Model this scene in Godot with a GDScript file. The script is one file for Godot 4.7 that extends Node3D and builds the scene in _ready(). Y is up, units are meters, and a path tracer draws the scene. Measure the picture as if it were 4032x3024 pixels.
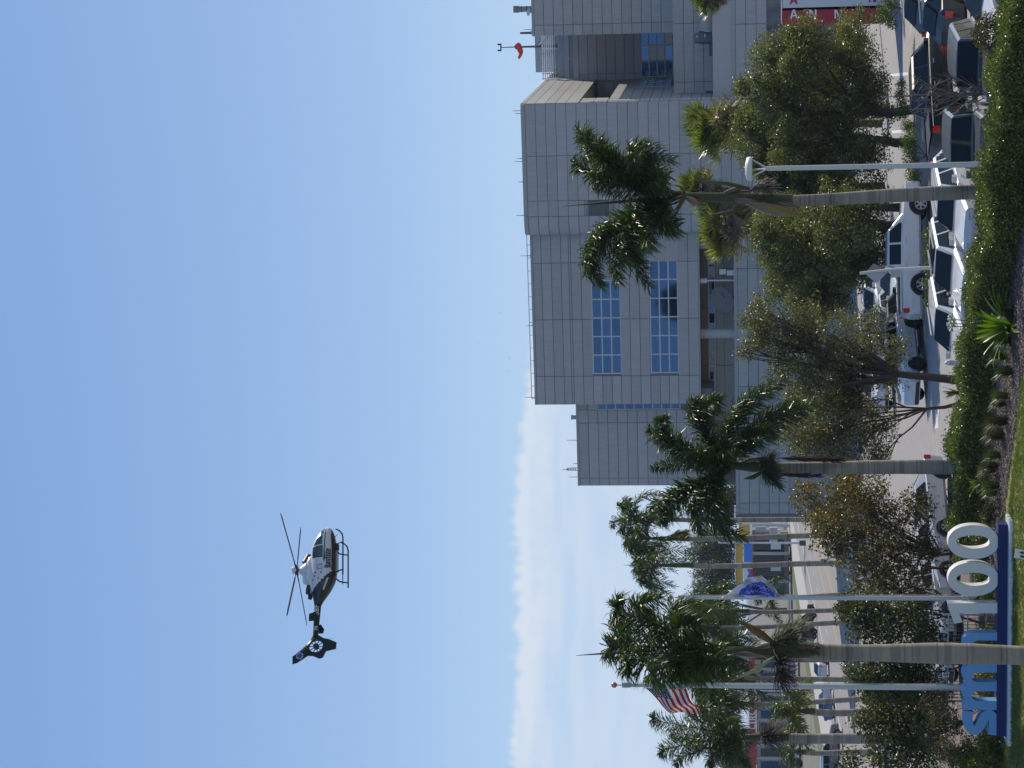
extends Node3D

const FL := 8300.0
const CAM_H := 8.0
const HORIZON := 2935.0
const ROLL := 0.008
var cam_r: Vector3
var cam_u: Vector3
var cam_f: Vector3
var cam_p := Vector3(0, CAM_H, 0)
var M := {}
var names_used := {}
var rng := RandomNumberGenerator.new()
var lathe_cache := {}

# ---------------------------------------------------------------- helpers
func rr(a: float, b: float) -> float:
	return rng.randf_range(a, b)

func ray(sx: float, sy: float) -> Vector3:
	return cam_f * FL + cam_r * (1512.0 - sy) - cam_u * (sx - 2016.0)

# the place at depth d (metres ahead) that a survey point on the photograph shows
func S(sx: float, sy: float, d: float) -> Vector3:
	var q = ray(sx, sy)
	return cam_p + q * (d / -q.z)

# the place on the level plane of height h
func G(sx: float, sy: float, h := 0.0) -> Vector3:
	var q = ray(sx, sy)
	return cam_p + q * ((h - CAM_H) / q.y)

func numbered(parent: Node, called: String) -> String:
	var key = str(parent.get_instance_id()) + called
	names_used[key] = names_used.get(key, -1) + 1
	return called if names_used[key] == 0 else "%s_%03d" % [called, names_used[key]]

func thing(called: String, label: String, category: String, at := Vector3.ZERO, turn := 0.0, group := "") -> Node3D:
	var o := Node3D.new()
	o.name = numbered(self, called)
	add_child(o, true)
	o.position = at
	o.rotation.y = turn
	tag(o, label, category, group)
	return o

func tag(o: Node, label: String, category: String, group := "") -> void:
	o.set_meta("label", label)
	o.set_meta("category", category)
	if group != "":
		o.set_meta("group", group)

func part(called: String, mesh: Mesh, m: Material, parent: Node, at := Vector3.ZERO, b := Basis.IDENTITY) -> MeshInstance3D:
	var o := MeshInstance3D.new()
	o.name = numbered(parent, called)
	o.mesh = mesh
	if m != null:
		o.material_override = m
	o.transform = Transform3D(b, at)
	parent.add_child(o, true)
	return o

func struct(called: String, mesh: Mesh, m: Material) -> MeshInstance3D:
	var o = part(called, mesh, m, self)
	o.set_meta("kind", "structure")
	return o

func lin(r: float, g: float, b: float) -> Color:
	return Color(r, g, b).linear_to_srgb()

func mat(r: float, g: float, b: float, rough := 0.7, metal := 0.0) -> StandardMaterial3D:
	var m := StandardMaterial3D.new()
	m.albedo_color = lin(r, g, b)
	m.roughness = rough
	m.metallic = metal
	return m

func vmat(rough := 0.6, spec := 0.5) -> StandardMaterial3D:
	var m := StandardMaterial3D.new()
	m.vertex_color_use_as_albedo = true
	m.roughness = rough
	m.metallic_specular = spec
	m.cull_mode = BaseMaterial3D.CULL_DISABLED
	return m

func noise_tex(seed_: int, freq: float, c0: Color, c1: Color, size := 512, kind := FastNoiseLite.TYPE_SIMPLEX_SMOOTH, oct := 4) -> NoiseTexture2D:
	var n := FastNoiseLite.new()
	n.seed = seed_
	n.frequency = freq
	n.noise_type = kind
	n.fractal_octaves = oct
	var t := NoiseTexture2D.new()
	t.width = size
	t.height = size
	t.seamless = true
	t.noise = n
	var g := Gradient.new()
	g.set_color(0, c0)
	g.set_color(1, c1)
	t.color_ramp = g
	return t

# noisy surface colour in world space
func grain(seed_: int, freq: float, a: Color, b: Color, scale: float, rough := 0.85, oct := 4) -> StandardMaterial3D:
	var m := StandardMaterial3D.new()
	m.albedo_texture = noise_tex(seed_, freq, a, b, 512, FastNoiseLite.TYPE_SIMPLEX_SMOOTH, oct)
	m.uv1_triplanar = true
	m.uv1_world_triplanar = true
	m.uv1_scale = Vector3.ONE * scale
	m.roughness = rough
	return m

# triangle collector: corners are given counter-clockwise as seen from outside
class MB:
	var v := PackedVector3Array()
	var n := PackedVector3Array()
	var c := PackedColorArray()
	func tri(p: Vector3, q: Vector3, r: Vector3, col := Color.WHITE) -> void:
		var m := (q - p).cross(r - p).normalized()
		v.append(p); v.append(r); v.append(q)
		n.append(m); n.append(m); n.append(m)
		c.append(col); c.append(col); c.append(col)
	func trin(p: Vector3, q: Vector3, r: Vector3, a: Vector3, b: Vector3, d: Vector3, col := Color.WHITE) -> void:
		v.append(p); v.append(r); v.append(q)
		n.append(a); n.append(d); n.append(b)
		c.append(col); c.append(col); c.append(col)
	func quad(p: Vector3, q: Vector3, r: Vector3, s: Vector3, col := Color.WHITE) -> void:
		tri(p, q, r, col)
		tri(p, r, s, col)
	func box(at: Vector3, size: Vector3, b := Basis.IDENTITY, col := Color.WHITE) -> void:
		var x := b.x * size.x / 2
		var y := b.y * size.y / 2
		var z := b.z * size.z / 2
		for k in 3:
			var e: Vector3 = [x, y, z][k]
			var f: Vector3 = [y, z, x][k]
			var g: Vector3 = [z, x, y][k]
			quad(at + e - f - g, at + e + f - g, at + e + f + g, at + e - f + g, col)
			quad(at - e - f - g, at - e - f + g, at - e + f + g, at - e + f - g, col)
	# rows of points, smooth; counter-clockwise when rows go up and columns go right
	func sheet(rows: Array, closed := false, flip := false, col := Color.WHITE) -> void:
		var h := rows.size()
		var w: int = rows[0].size()
		var nm := []
		for i in h:
			var line := PackedVector3Array()
			for j in w:
				var j0 := posmod(j - 1, w) if closed else maxi(j - 1, 0)
				var j1 := posmod(j + 1, w) if closed else mini(j + 1, w - 1)
				var du: Vector3 = rows[i][j1] - rows[i][j0]
				var dv: Vector3 = rows[mini(i + 1, h - 1)][j] - rows[maxi(i - 1, 0)][j]
				var m := du.cross(dv)
				if m.length() < 1e-9:
					var k := 1 if i == 0 else h - 2
					m = (rows[k][j1] - rows[k][j0]).cross(dv)
				line.append(m.normalized() * (-1.0 if flip else 1.0))
			nm.append(line)
		for i in h - 1:
			for j in (w if closed else w - 1):
				var j1 := (j + 1) % w
				var p: Vector3 = rows[i][j]; var q: Vector3 = rows[i][j1]
				var r: Vector3 = rows[i + 1][j1]; var s: Vector3 = rows[i + 1][j]
				if flip:
					trin(p, r, q, nm[i][j], nm[i + 1][j1], nm[i][j1], col)
					trin(p, s, r, nm[i][j], nm[i + 1][j], nm[i + 1][j1], col)
				else:
					trin(p, q, r, nm[i][j], nm[i][j1], nm[i + 1][j1], col)
					trin(p, r, s, nm[i][j], nm[i + 1][j1], nm[i + 1][j], col)
	func tube(path: PackedVector3Array, radii: PackedFloat32Array, sides := 8, col := Color.WHITE, caps := true) -> void:
		var rows := []
		var side := Vector3.RIGHT
		for i in path.size():
			var t := (path[mini(i + 1, path.size() - 1)] - path[maxi(i - 1, 0)]).normalized()
			if i == 0:
				side = t.cross(Vector3.FORWARD if absf(t.z) < 0.8 else Vector3.RIGHT).normalized()
			side = (side - t * side.dot(t)).normalized()
			var up := t.cross(side)
			var ring := PackedVector3Array()
			for k in sides:
				var a := TAU * k / sides
				ring.append(path[i] + (side * cos(a) + up * sin(a)) * radii[mini(i, radii.size() - 1)])
			rows.append(ring)
		sheet(rows, true, false, col)
		if caps:
			for e in [0, path.size() - 1]:
				for k in sides:
					var a: Vector3 = rows[e][k]; var b: Vector3 = rows[e][(k + 1) % sides]
					if e == 0:
						tri(path[e], b, a, col)
					else:
						tri(path[e], a, b, col)
	func rod(a: Vector3, b: Vector3, ra: float, rb: float, sides := 6, col := Color.WHITE) -> void:
		tube(PackedVector3Array([a, b]), PackedFloat32Array([ra, rb]), sides, col)
	# flat outline (counter-clockwise, x right, y up) pushed out from z0 to z1
	func slab(poly: PackedVector2Array, z0: float, z1: float, col := Color.WHITE) -> void:
		if Geometry2D.is_polygon_clockwise(poly):
			pass
		var area := 0.0
		for i in poly.size():
			area += poly[i].cross(poly[(i + 1) % poly.size()])
		if area < 0:
			poly = poly.duplicate()
			poly.reverse()
		var ix := Geometry2D.triangulate_polygon(poly)
		for k in range(0, ix.size(), 3):
			var a := poly[ix[k]]; var b := poly[ix[k + 1]]; var d := poly[ix[k + 2]]
			if (b - a).cross(d - a) < 0:
				var e := b; b = d; d = e
			tri(Vector3(a.x, a.y, z1), Vector3(b.x, b.y, z1), Vector3(d.x, d.y, z1), col)
			tri(Vector3(a.x, a.y, z0), Vector3(d.x, d.y, z0), Vector3(b.x, b.y, z0), col)
		for i in poly.size():
			var a := poly[i]; var b := poly[(i + 1) % poly.size()]
			quad(Vector3(a.x, a.y, z0), Vector3(b.x, b.y, z0), Vector3(b.x, b.y, z1), Vector3(a.x, a.y, z1), col)
	func mesh() -> ArrayMesh:
		var a := []
		a.resize(Mesh.ARRAY_MAX)
		a[Mesh.ARRAY_VERTEX] = v
		a[Mesh.ARRAY_NORMAL] = n
		a[Mesh.ARRAY_COLOR] = c
		var m := ArrayMesh.new()
		m.add_surface_from_arrays(Mesh.PRIMITIVE_TRIANGLES, a)
		return m

func text_mesh(s: String, size: float, depth: float, serif := false) -> TextMesh:
	var f := SystemFont.new()
	f.font_names = PackedStringArray(["Droid Serif" if serif else "Droid Sans"])
	f.font_weight = 700
	var t := TextMesh.new()
	t.text = s
	t.font = f
	t.font_size = 64
	t.pixel_size = size / 46.0
	t.depth = depth
	return t

func stroke(pts: PackedVector2Array, w: float) -> PackedVector2Array:
	var a := PackedVector2Array()
	var b := PackedVector2Array()
	for i in pts.size():
		var t := (pts[mini(i + 1, pts.size() - 1)] - pts[maxi(i - 1, 0)]).normalized()
		var nn := Vector2(-t.y, t.x) * w / 2
		a.append(pts[i] + nn)
		b.append(pts[i] - nn)
	b.reverse()
	a.append_array(b)
	return a

func boxm(size: Vector3) -> BoxMesh:
	var b := BoxMesh.new()
	b.size = size
	return b

# ---------------------------------------------------------------- camera, sky, sun
func setup() -> void:
	rng.seed = 20
	var p := atan((HORIZON - 2016.0) / FL)
	var u0 := Vector3(0, cos(p), sin(p))
	cam_f = Vector3(0, sin(p), -cos(p))
	cam_r = Vector3.RIGHT * cos(ROLL) - u0 * sin(ROLL)
	cam_u = u0 * cos(ROLL) + Vector3.RIGHT * sin(ROLL)
	var cam := Camera3D.new()
	cam.name = "camera"
	cam.fov = rad_to_deg(2 * atan(1512.0 / FL))
	cam.near = 0.5
	cam.far = 6000
	# the photograph is stored lying on its side: its right edge is the ground
	cam.transform = Transform3D(Basis(-cam_u, cam_r, -cam_f), cam_p)
	add_child(cam)
	cam.current = true

	var az := deg_to_rad(43)
	var el := deg_to_rad(39)
	var to_sun := Vector3(sin(az) * cos(el), sin(el), -cos(az) * cos(el))
	var sun := DirectionalLight3D.new()
	sun.name = "sun"
	sun.light_color = Color(1.0, 0.955, 0.88)
	sun.light_energy = 1.6
	sun.light_angular_distance = 0.55
	sun.shadow_enabled = true
	sun.transform.basis = Basis.looking_at(-to_sun)
	add_child(sun)

	var we := WorldEnvironment.new()
	we.name = "world_environment"
	var e := Environment.new()
	e.background_mode = Environment.BG_SKY
	e.tonemap_mode = Environment.TONE_MAPPER_LINEAR
	e.tonemap_exposure = 1.0
	e.sdfgi_enabled = true
	e.ssao_enabled = true
	e.ssil_enabled = true
	e.ambient_light_source = Environment.AMBIENT_SOURCE_SKY
	var sky := Sky.new()
	var sm := PanoramaSkyMaterial.new()
	sm.panorama = ImageTexture.create_from_image(sky_image(to_sun))
	sky.sky_material = sm
	e.sky = sky
	e.fog_enabled = true
	e.fog_density = 0.0001
	e.fog_light_color = Color(0.72, 0.82, 0.95)
	we.environment = e
	add_child(we)

func sky_image(to_sun: Vector3) -> Image:
	var stops := [[0.0, Color(0.57, 0.70, 0.87)], [3.0, Color(0.52, 0.675, 0.87)], [6.5, Color(0.435, 0.625, 0.87)], [10.0, Color(0.335, 0.52, 0.815)], [14.0, Color(0.275, 0.445, 0.76)], [19.0, Color(0.22, 0.385, 0.71)], [35.0, Color(0.145, 0.275, 0.56)], [60.0, Color(0.095, 0.195, 0.42)], [90.0, Color(0.08, 0.17, 0.37)]]
	var w := 512
	var h := 512
	var img := Image.create(w, h, false, Image.FORMAT_RGBAF)
	for y in h:
		var elev := maxf(90.0 - (y + 0.5) / h * 180.0, 0.0)
		var base: Color = stops[0][1]
		for k in stops.size() - 1:
			if elev >= stops[k][0]:
				base = stops[k][1].lerp(stops[k + 1][1], clampf((elev - stops[k][0]) / (stops[k + 1][0] - stops[k][0]), 0, 1))
		for x in w:
			var a := (x + 0.5) / w * TAU
			var s := maxf(0, Vector3(cos(deg_to_rad(elev)) * sin(a), sin(deg_to_rad(elev)), -cos(deg_to_rad(elev)) * cos(a)).dot(to_sun))
			var c := base + Color(1.0, 0.93, 0.82) * (0.10 * pow(s, 6.0) + 0.9 * pow(s, 60.0))
			c.a = 1
			img.set_pixel(x, y, c)
	w = 4096
	h = 2048
	img.resize(w, h, Image.INTERPOLATE_BILINEAR)
	# the bank of cloud along the whole horizon, its crest a little over six degrees up
	var big := FastNoiseLite.new()
	big.seed = 5
	big.frequency = 0.035
	big.fractal_octaves = 4
	var fine := FastNoiseLite.new()
	fine.seed = 8
	fine.frequency = 0.11
	fine.fractal_octaves = 5
	for y in range(int(h * (90.0 - 8.0) / 180.0), h / 2):
		var elev := 90.0 - (y + 0.5) / h * 180.0
		for x in w:
			var ax := fmod(x * 360.0 / w + 180.0, 360.0) - 180.0
			var edge := 5.80 - 0.42 * tanh((ax - 0.6) / 2.6) + 0.22 * big.get_noise_2d(ax * 2.6, 3.0) + 0.16 * fine.get_noise_2d(ax * 12.0, 40.0) + 0.22 * fine.get_noise_2d(ax * 30.0, elev * 14.0)
			var inside := clampf((edge - elev) / 0.16 + 0.5, 0, 1)
			if inside <= 0:
				continue
			var streak := 0.5 + 0.7 * fine.get_noise_2d(ax * 1.6, elev * 22.0) + 0.5 * big.get_noise_2d(ax * 6.0, elev * 30.0)
			var crest := clampf(1.0 - (edge - elev) / 1.1, 0, 1)
			var dens := clampf(0.14 + 0.48 * streak + 0.72 * crest, 0, 1)
			var c := img.get_pixel(x, y)
			c = c.lerp(Color(0.69, 0.77, 0.875), inside * dens)
			c.a = 1
			img.set_pixel(x, y, c)
	img.fill_rect(Rect2i(0, h / 2, w, h / 2), Color(0.20, 0.21, 0.20, 1))
	return img

# ---------------------------------------------------------------- materials and ground
func materials() -> void:
	M.panel = []
	for k in 4:
		var t: float = [0.0, 0.028, -0.024, 0.012][k]
		var m := grain(40 + k, 0.02, lin(0.375 + t, 0.366 + t, 0.345 + t), lin(0.44 + t, 0.43 + t, 0.405 + t), 0.35, 0.55)
		m.uv1_scale = Vector3(0.30, 0.045, 0.30)
		M.panel.append(m)
	M.joint = mat(0.22, 0.22, 0.215, 0.8)
	M.conc = grain(50, 0.03, lin(0.40, 0.39, 0.37), lin(0.50, 0.49, 0.47), 0.5, 0.8)
	M.tan = grain(51, 0.03, lin(0.25, 0.22, 0.17), lin(0.30, 0.265, 0.205), 0.5, 0.8)
	M.glass = mat(0.045, 0.10, 0.205, 0.05, 0.85)
	M.glass_b = mat(0.038, 0.085, 0.18, 0.06, 0.85)
	M.dark_glass = mat(0.03, 0.05, 0.07, 0.04, 0.3)
	M.dark_glass.metallic_specular = 0.9
	M.frame = mat(0.52, 0.54, 0.56, 0.5)
	M.louver = mat(0.16, 0.18, 0.17, 0.6)
	M.steel = mat(0.36, 0.38, 0.40, 0.45, 0.4)
	M.dark_steel = mat(0.07, 0.08, 0.09, 0.5, 0.2)
	M.white = mat(0.78, 0.78, 0.76, 0.45)
	M.offwhite = mat(0.62, 0.63, 0.60, 0.5)
	M.alu = mat(0.52, 0.54, 0.56, 0.4, 0.3)
	M.black = mat(0.012, 0.012, 0.013, 0.5)
	M.rubber = mat(0.015, 0.015, 0.015, 0.85)
	M.rim = mat(0.45, 0.46, 0.48, 0.3, 0.8)
	M.black_rim = mat(0.03, 0.03, 0.03, 0.3, 0.3)
	M.red_lamp = mat(0.55, 0.02, 0.02, 0.2)
	M.clear_lamp = mat(0.6, 0.62, 0.65, 0.1, 0.3)
	M.red = mat(0.55, 0.03, 0.03, 0.5)
	M.blue = mat(0.02, 0.06, 0.35, 0.45)
	M.yellow = mat(0.6, 0.42, 0.08, 0.5)
	M.leaf = vmat(0.36, 0.5)
	M.leaf.backlight_enabled = true
	M.leaf.backlight = Color(0.85, 0.92, 0.35)
	M.hedge = vmat(0.30, 0.5)
	M.hedge.backlight_enabled = true
	M.hedge.backlight = Color(0.55, 0.64, 0.18)
	M.palm = vmat(0.36, 0.5)
	M.palm.backlight_enabled = true
	M.palm.backlight = Color(0.70, 0.85, 0.22)
	M.bark = grain(60, 0.03, lin(0.045, 0.035, 0.028), lin(0.12, 0.10, 0.08), 2.0, 0.9)
	M.vert = vmat(0.7)
	M.gloss = vmat(0.25)
	# ringed grey palm stem
	var rings := Image.create(8, 256, false, Image.FORMAT_RGB8)
	var r2 := RandomNumberGenerator.new()
	r2.seed = 4
	var tone := 0.5
	for y in 256:
		if r2.randf() < 0.16:
			tone = r2.randf_range(0.49, 0.60)
		var ring: float = 0.76 if r2.randf() < 0.14 else 1.0
		for x in 8:
			var g: float = tone * ring * r2.randf_range(0.93, 1.05)
			rings.set_pixel(x, y, Color(g * 1.02, g, g * 0.95))
	M.stem = StandardMaterial3D.new()
	M.stem.albedo_texture = ImageTexture.create_from_image(rings)
	M.stem.uv1_triplanar = true
	M.stem.uv1_world_triplanar = true
	M.stem.uv1_scale = Vector3(0.9, 0.11, 0.9)
	M.stem.albedo_color = Color(1.0, 0.97, 0.93)
	M.stem.roughness = 0.85

func ground_poly(called: String, pts: Array, y: float, m: Material) -> MeshInstance3D:
	var p := PackedVector2Array()
	for q in pts:
		p.append(Vector2(q.x, -q.z))
	var b := MB.new()
	var area := 0.0
	for i in p.size():
		area += p[i].cross(p[(i + 1) % p.size()])
	if area < 0:
		p.reverse()
	var ix := Geometry2D.triangulate_polygon(p)
	for k in range(0, ix.size(), 3):
		var a := p[ix[k]]; var c := p[ix[k + 1]]; var d := p[ix[k + 2]]
		if (c - a).cross(d - a) < 0:
			var e := c; c = d; d = e
		b.tri(Vector3(a.x, y, -a.y), Vector3(c.x, y, -c.y), Vector3(d.x, y, -d.y))
	return struct(called, b.mesh(), m)

func ground() -> void:
	var far := grain(70, 0.01, lin(0.13, 0.13, 0.10), lin(0.20, 0.19, 0.15), 0.02, 0.95)
	var b := MB.new()
	b.quad(Vector3(-3000, -0.008, 20), Vector3(3000, -0.008, 20), Vector3(3000, -0.008, -4000), Vector3(-3000, -0.008, -4000))
	struct("ground", b.mesh(), far)
	var asphalt := grain(71, 0.02, lin(0.25, 0.237, 0.232), lin(0.315, 0.30, 0.294), 0.12, 0.9, 6)
	M.asphalt = asphalt
	var road_m := grain(72, 0.02, lin(0.215, 0.20, 0.19), lin(0.275, 0.258, 0.248), 0.08, 0.9, 6)
	var walk := grain(73, 0.03, lin(0.36, 0.345, 0.32), lin(0.45, 0.43, 0.40), 0.3, 0.9)
	# car park behind the hedge
	ground_poly("parking_lot", [Vector3(-13, 0, -71), Vector3(40, 0, -58), Vector3(40, 0, -176), Vector3(-6.5, 0, -176), Vector3(-13, 0, -150)], 0.0, asphalt)
	# the street running away past the hospital; its edges were surveyed on the photograph
	var e0 := G(3320, 2244); var e1 := G(3165, 2037)
	var dir := (G(3187, 2037) - G(3295, 2450)); dir.y = 0; dir = dir.normalized()
	var rt := Vector3(-dir.z, 0, dir.x)
	var c0 := G(3240, 2244); c0.y = 0
	var strip = func(off0: float, off1: float, s0: float, s1: float, y: float, m: Material, called: String):
		return ground_poly(called, [c0 + rt * off0 + dir * s0 + Vector3.UP * y, c0 + rt * off1 + dir * s0, c0 + rt * off1 + dir * s1, c0 + rt * off0 + dir * s1], y, m)
	strip.call(-12.0, 6.3, -140.0, 900.0, 0.0, road_m, "road")
	strip.call(6.3, 8.6, -140.0, 900.0, 0.004, walk, "pavement")
	strip.call(-19.5, -12.0, -140.0, 900.0, 0.004, walk, "pavement_002")
	var grass := grain(75, 0.05, lin(0.055, 0.075, 0.02), lin(0.13, 0.14, 0.05), 0.4, 0.95)
	strip.call(-23.5, -19.5, -140.0, 900.0, 0.0, grass, "verge")
	var kerb := MB.new()
	kerb.box(c0 + rt * 6.42 + dir * 300 + Vector3.UP * 0.06, Vector3(0.16, 0.13, 900), Basis(rt, Vector3.UP, -dir))
	struct("kerb", kerb.mesh(), walk)
	var yl := mat(0.55, 0.33, 0.06, 0.7)
	var wl := mat(0.62, 0.61, 0.58, 0.7)
	for off in [-1.5, 1.45]:
		for k in 2:
			strip.call(off + k * 0.22 - 0.17, off + k * 0.22 - 0.05, -140.0, 700.0, 0.004, yl, "road_marking_line")
	for k in 40:
		strip.call(3.85, 3.98, -110.0 + k * 14.0, -106.0 + k * 14.0, 0.004, wl, "road_marking_dash")
		strip.call(-5.0, -4.87, -110.0 + k * 14.0, -106.0 + k * 14.0, 0.004, wl, "road_marking_dash")
	for k in 2:
		strip.call(-8.35 + k * 0.2, -8.23 + k * 0.2, -140.0, 700.0, 0.004, wl, "road_marking_edge")
	# painted arrow on the lane of the car park
	var ap := [G(3700, 1600), G(3692, 1603), G(3681, 1690), G(3688, 1686), G(3694, 1684), G(3695, 1640)]
	ground_poly("road_marking_arrow", ap, 0.004, wl)
	# front lawn and the bed of bark mulch in front of the hedge
	M.lawn = grain(76, 0.06, lin(0.13, 0.135, 0.03), lin(0.27, 0.245, 0.09), 0.5, 0.95, 6)
	ground_poly("lawn", [Vector3(-40, 0, -71.5), Vector3(-14, 0, -71.5), Vector3(-2.6, 0, -68), Vector3(14, 0, -56), Vector3(16, 0, -20), Vector3(-40, 0, -20)], 0.0, M.lawn)
	var mulch := grain(77, 0.09, lin(0.07, 0.05, 0.04), lin(0.30, 0.23, 0.19), 1.2, 0.95, 6)
	M.mulch = mulch
	var bed := []
	for q in [[3690, 1960], [3692, 2200], [3700, 2500], [3705, 2800], [3700, 3100], [3915, 3100], [3930, 2900], [3960, 2890], [3958, 2120], [3780, 2100], [3765, 1960]]:
		var g := G(q[0], q[1]); g.y = 0
		bed.append(g)
	ground_poly("planting_bed", bed, 0.004, mulch)
	var edge := [[3935, 2110], [3958, 2060], [3950, 2010], [3957, 1930], [3966, 1860], [3988, 1770], [3999, 1680], [4010, 1600], [4019, 1500], [4028, 1400], [4046, 1250], [4080, 1000], [4150, 600], [4230, 200]]
	var pts := []
	for q in edge:
		var g := G(q[0], q[1]); g.y = 0
		pts.append(g)
	for q in [[3940, -200], [3905, 400], [3870, 900], [3820, 1400], [3800, 1900], [3850, 2200]]:
		var g := G(q[0], q[1]); g.y = 0
		pts.append(g)
	ground_poly("mulch_bed", pts, 0.004, mulch)

# ---------------------------------------------------------------- the hospital
var hosp: Node3D
var hx: Transform3D
const PHI := deg_to_rad(13.0)

# survey point on the facade plane z = zl of the hospital's own frame
func fac(sx: float, sy: float, zl: float) -> Vector2:
	var inv := hx.affine_inverse()
	var o := inv * cam_p
	var q := inv.basis * ray(sx, sy)
	var p := o + q * ((zl - o.z) / q.z)
	return Vector2(p.x, p.y)

func fac_side(sx: float, sy: float, xl: float) -> Vector2:
	var inv := hx.affine_inverse()
	var o := inv * cam_p
	var q := inv.basis * ray(sx, sy)
	var p := o + q * ((xl - o.x) / q.x)
	return Vector2(p.z, p.y)

var n_panels := 0
# facade panels between the joints xs and vs, each its own piece, with open joints
func panels(parent: Node3D, xs: Array, vs: Array, z: float, skip := [], side := false, gap := 0.045) -> void:
	for i in xs.size() - 1:
		for j in vs.size() - 1:
			var x0: float = minf(xs[i], xs[i + 1]); var x1: float = maxf(xs[i], xs[i + 1])
			var y0: float = minf(vs[j], vs[j + 1]); var y1: float = maxf(vs[j], vs[j + 1])
			var cut := false
			for r in skip:
				if x0 > r[0] - 0.3 and x1 < r[1] + 0.3 and y0 > r[2] - 0.2 and y1 < r[3] + 0.2:
					cut = true
			if cut:
				continue
			var m: Material = M.panel[rng.randi() % 4]
			var s := Vector3(x1 - x0 - gap, y1 - y0 - gap, 0.09)
			var c := Vector3((x0 + x1) / 2, (y0 + y1) / 2, z)
			if side:
				c = Vector3(z, c.y, c.x)
				s = Vector3(0.09, s.y, s.x)
			part("panel", M.unit_box, m, parent, c, Basis.from_scale(s))
			n_panels += 1

func slab_between(parent: Node3D, called: String, m: Material, x0: float, x1: float, y0: float, y1: float, z0: float, z1: float) -> MeshInstance3D:
	return part(called, M.unit_box, m, parent, Vector3((x0 + x1) / 2, (y0 + y1) / 2, (z0 + z1) / 2), Basis.from_scale(Vector3(absf(x1 - x0), absf(y1 - y0), absf(z1 - z0))))

func rows_from(v0: float, v1: float, pitch: float, cap := 0.0) -> Array:
	var a := [v0]
	var v := v0
	if cap > 0:
		v -= cap
		a.append(v)
	while v - pitch > v1 + 0.25:
		v -= pitch
		a.append(v)
	a.append(v1)
	return a

# window strip: dark recess, panes and mullions, all proud of the wall behind
func window_grid(parent: Node3D, called: String, x0: float, x1: float, y0: float, y1: float, nx: int, ny: int, z: float, fm: Material, mats: Array, side := false, bar := 0.11) -> void:
	var w = Node3D.new()
	w.name = numbered(parent, called)
	parent.add_child(w, true)
	var put = func(c: String, m: Material, ax0, ax1, ay0, ay1, dz0, dz1):
		if side:
			part(c, M.unit_box, m, w, Vector3(z + (dz0 + dz1) / 2, (ay0 + ay1) / 2, (ax0 + ax1) / 2), Basis.from_scale(Vector3(dz1 - dz0, absf(ay1 - ay0), absf(ax1 - ax0))))
		else:
			part(c, M.unit_box, m, w, Vector3((ax0 + ax1) / 2, (ay0 + ay1) / 2, z + (dz0 + dz1) / 2), Basis.from_scale(Vector3(absf(ax1 - ax0), absf(ay1 - ay0), dz1 - dz0)))
	var dx := (x1 - x0) / nx
	var dy := (y1 - y0) / ny
	for i in nx:
		for j in ny:
			put.call("pane", mats[rng.randi() % mats.size()], x0 + dx * i + bar * 0.3, x0 + dx * (i + 1) - bar * 0.3, y0 + dy * j + bar * 0.3, y0 + dy * (j + 1) - bar * 0.3, -0.02, 0.01)
	for i in nx + 1:
		put.call("mullion", fm, x0 + dx * i - bar / 2, x0 + dx * i + bar / 2, y0 - bar / 2, y1 + bar / 2, 0.0, 0.05)
	for j in ny + 1:
		put.call("transom", fm, x0 - bar / 2 + 0.003, x1 + bar / 2 - 0.003, y0 + dy * j - bar / 2, y0 + dy * j + bar / 2, 0.002, 0.047)

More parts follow.
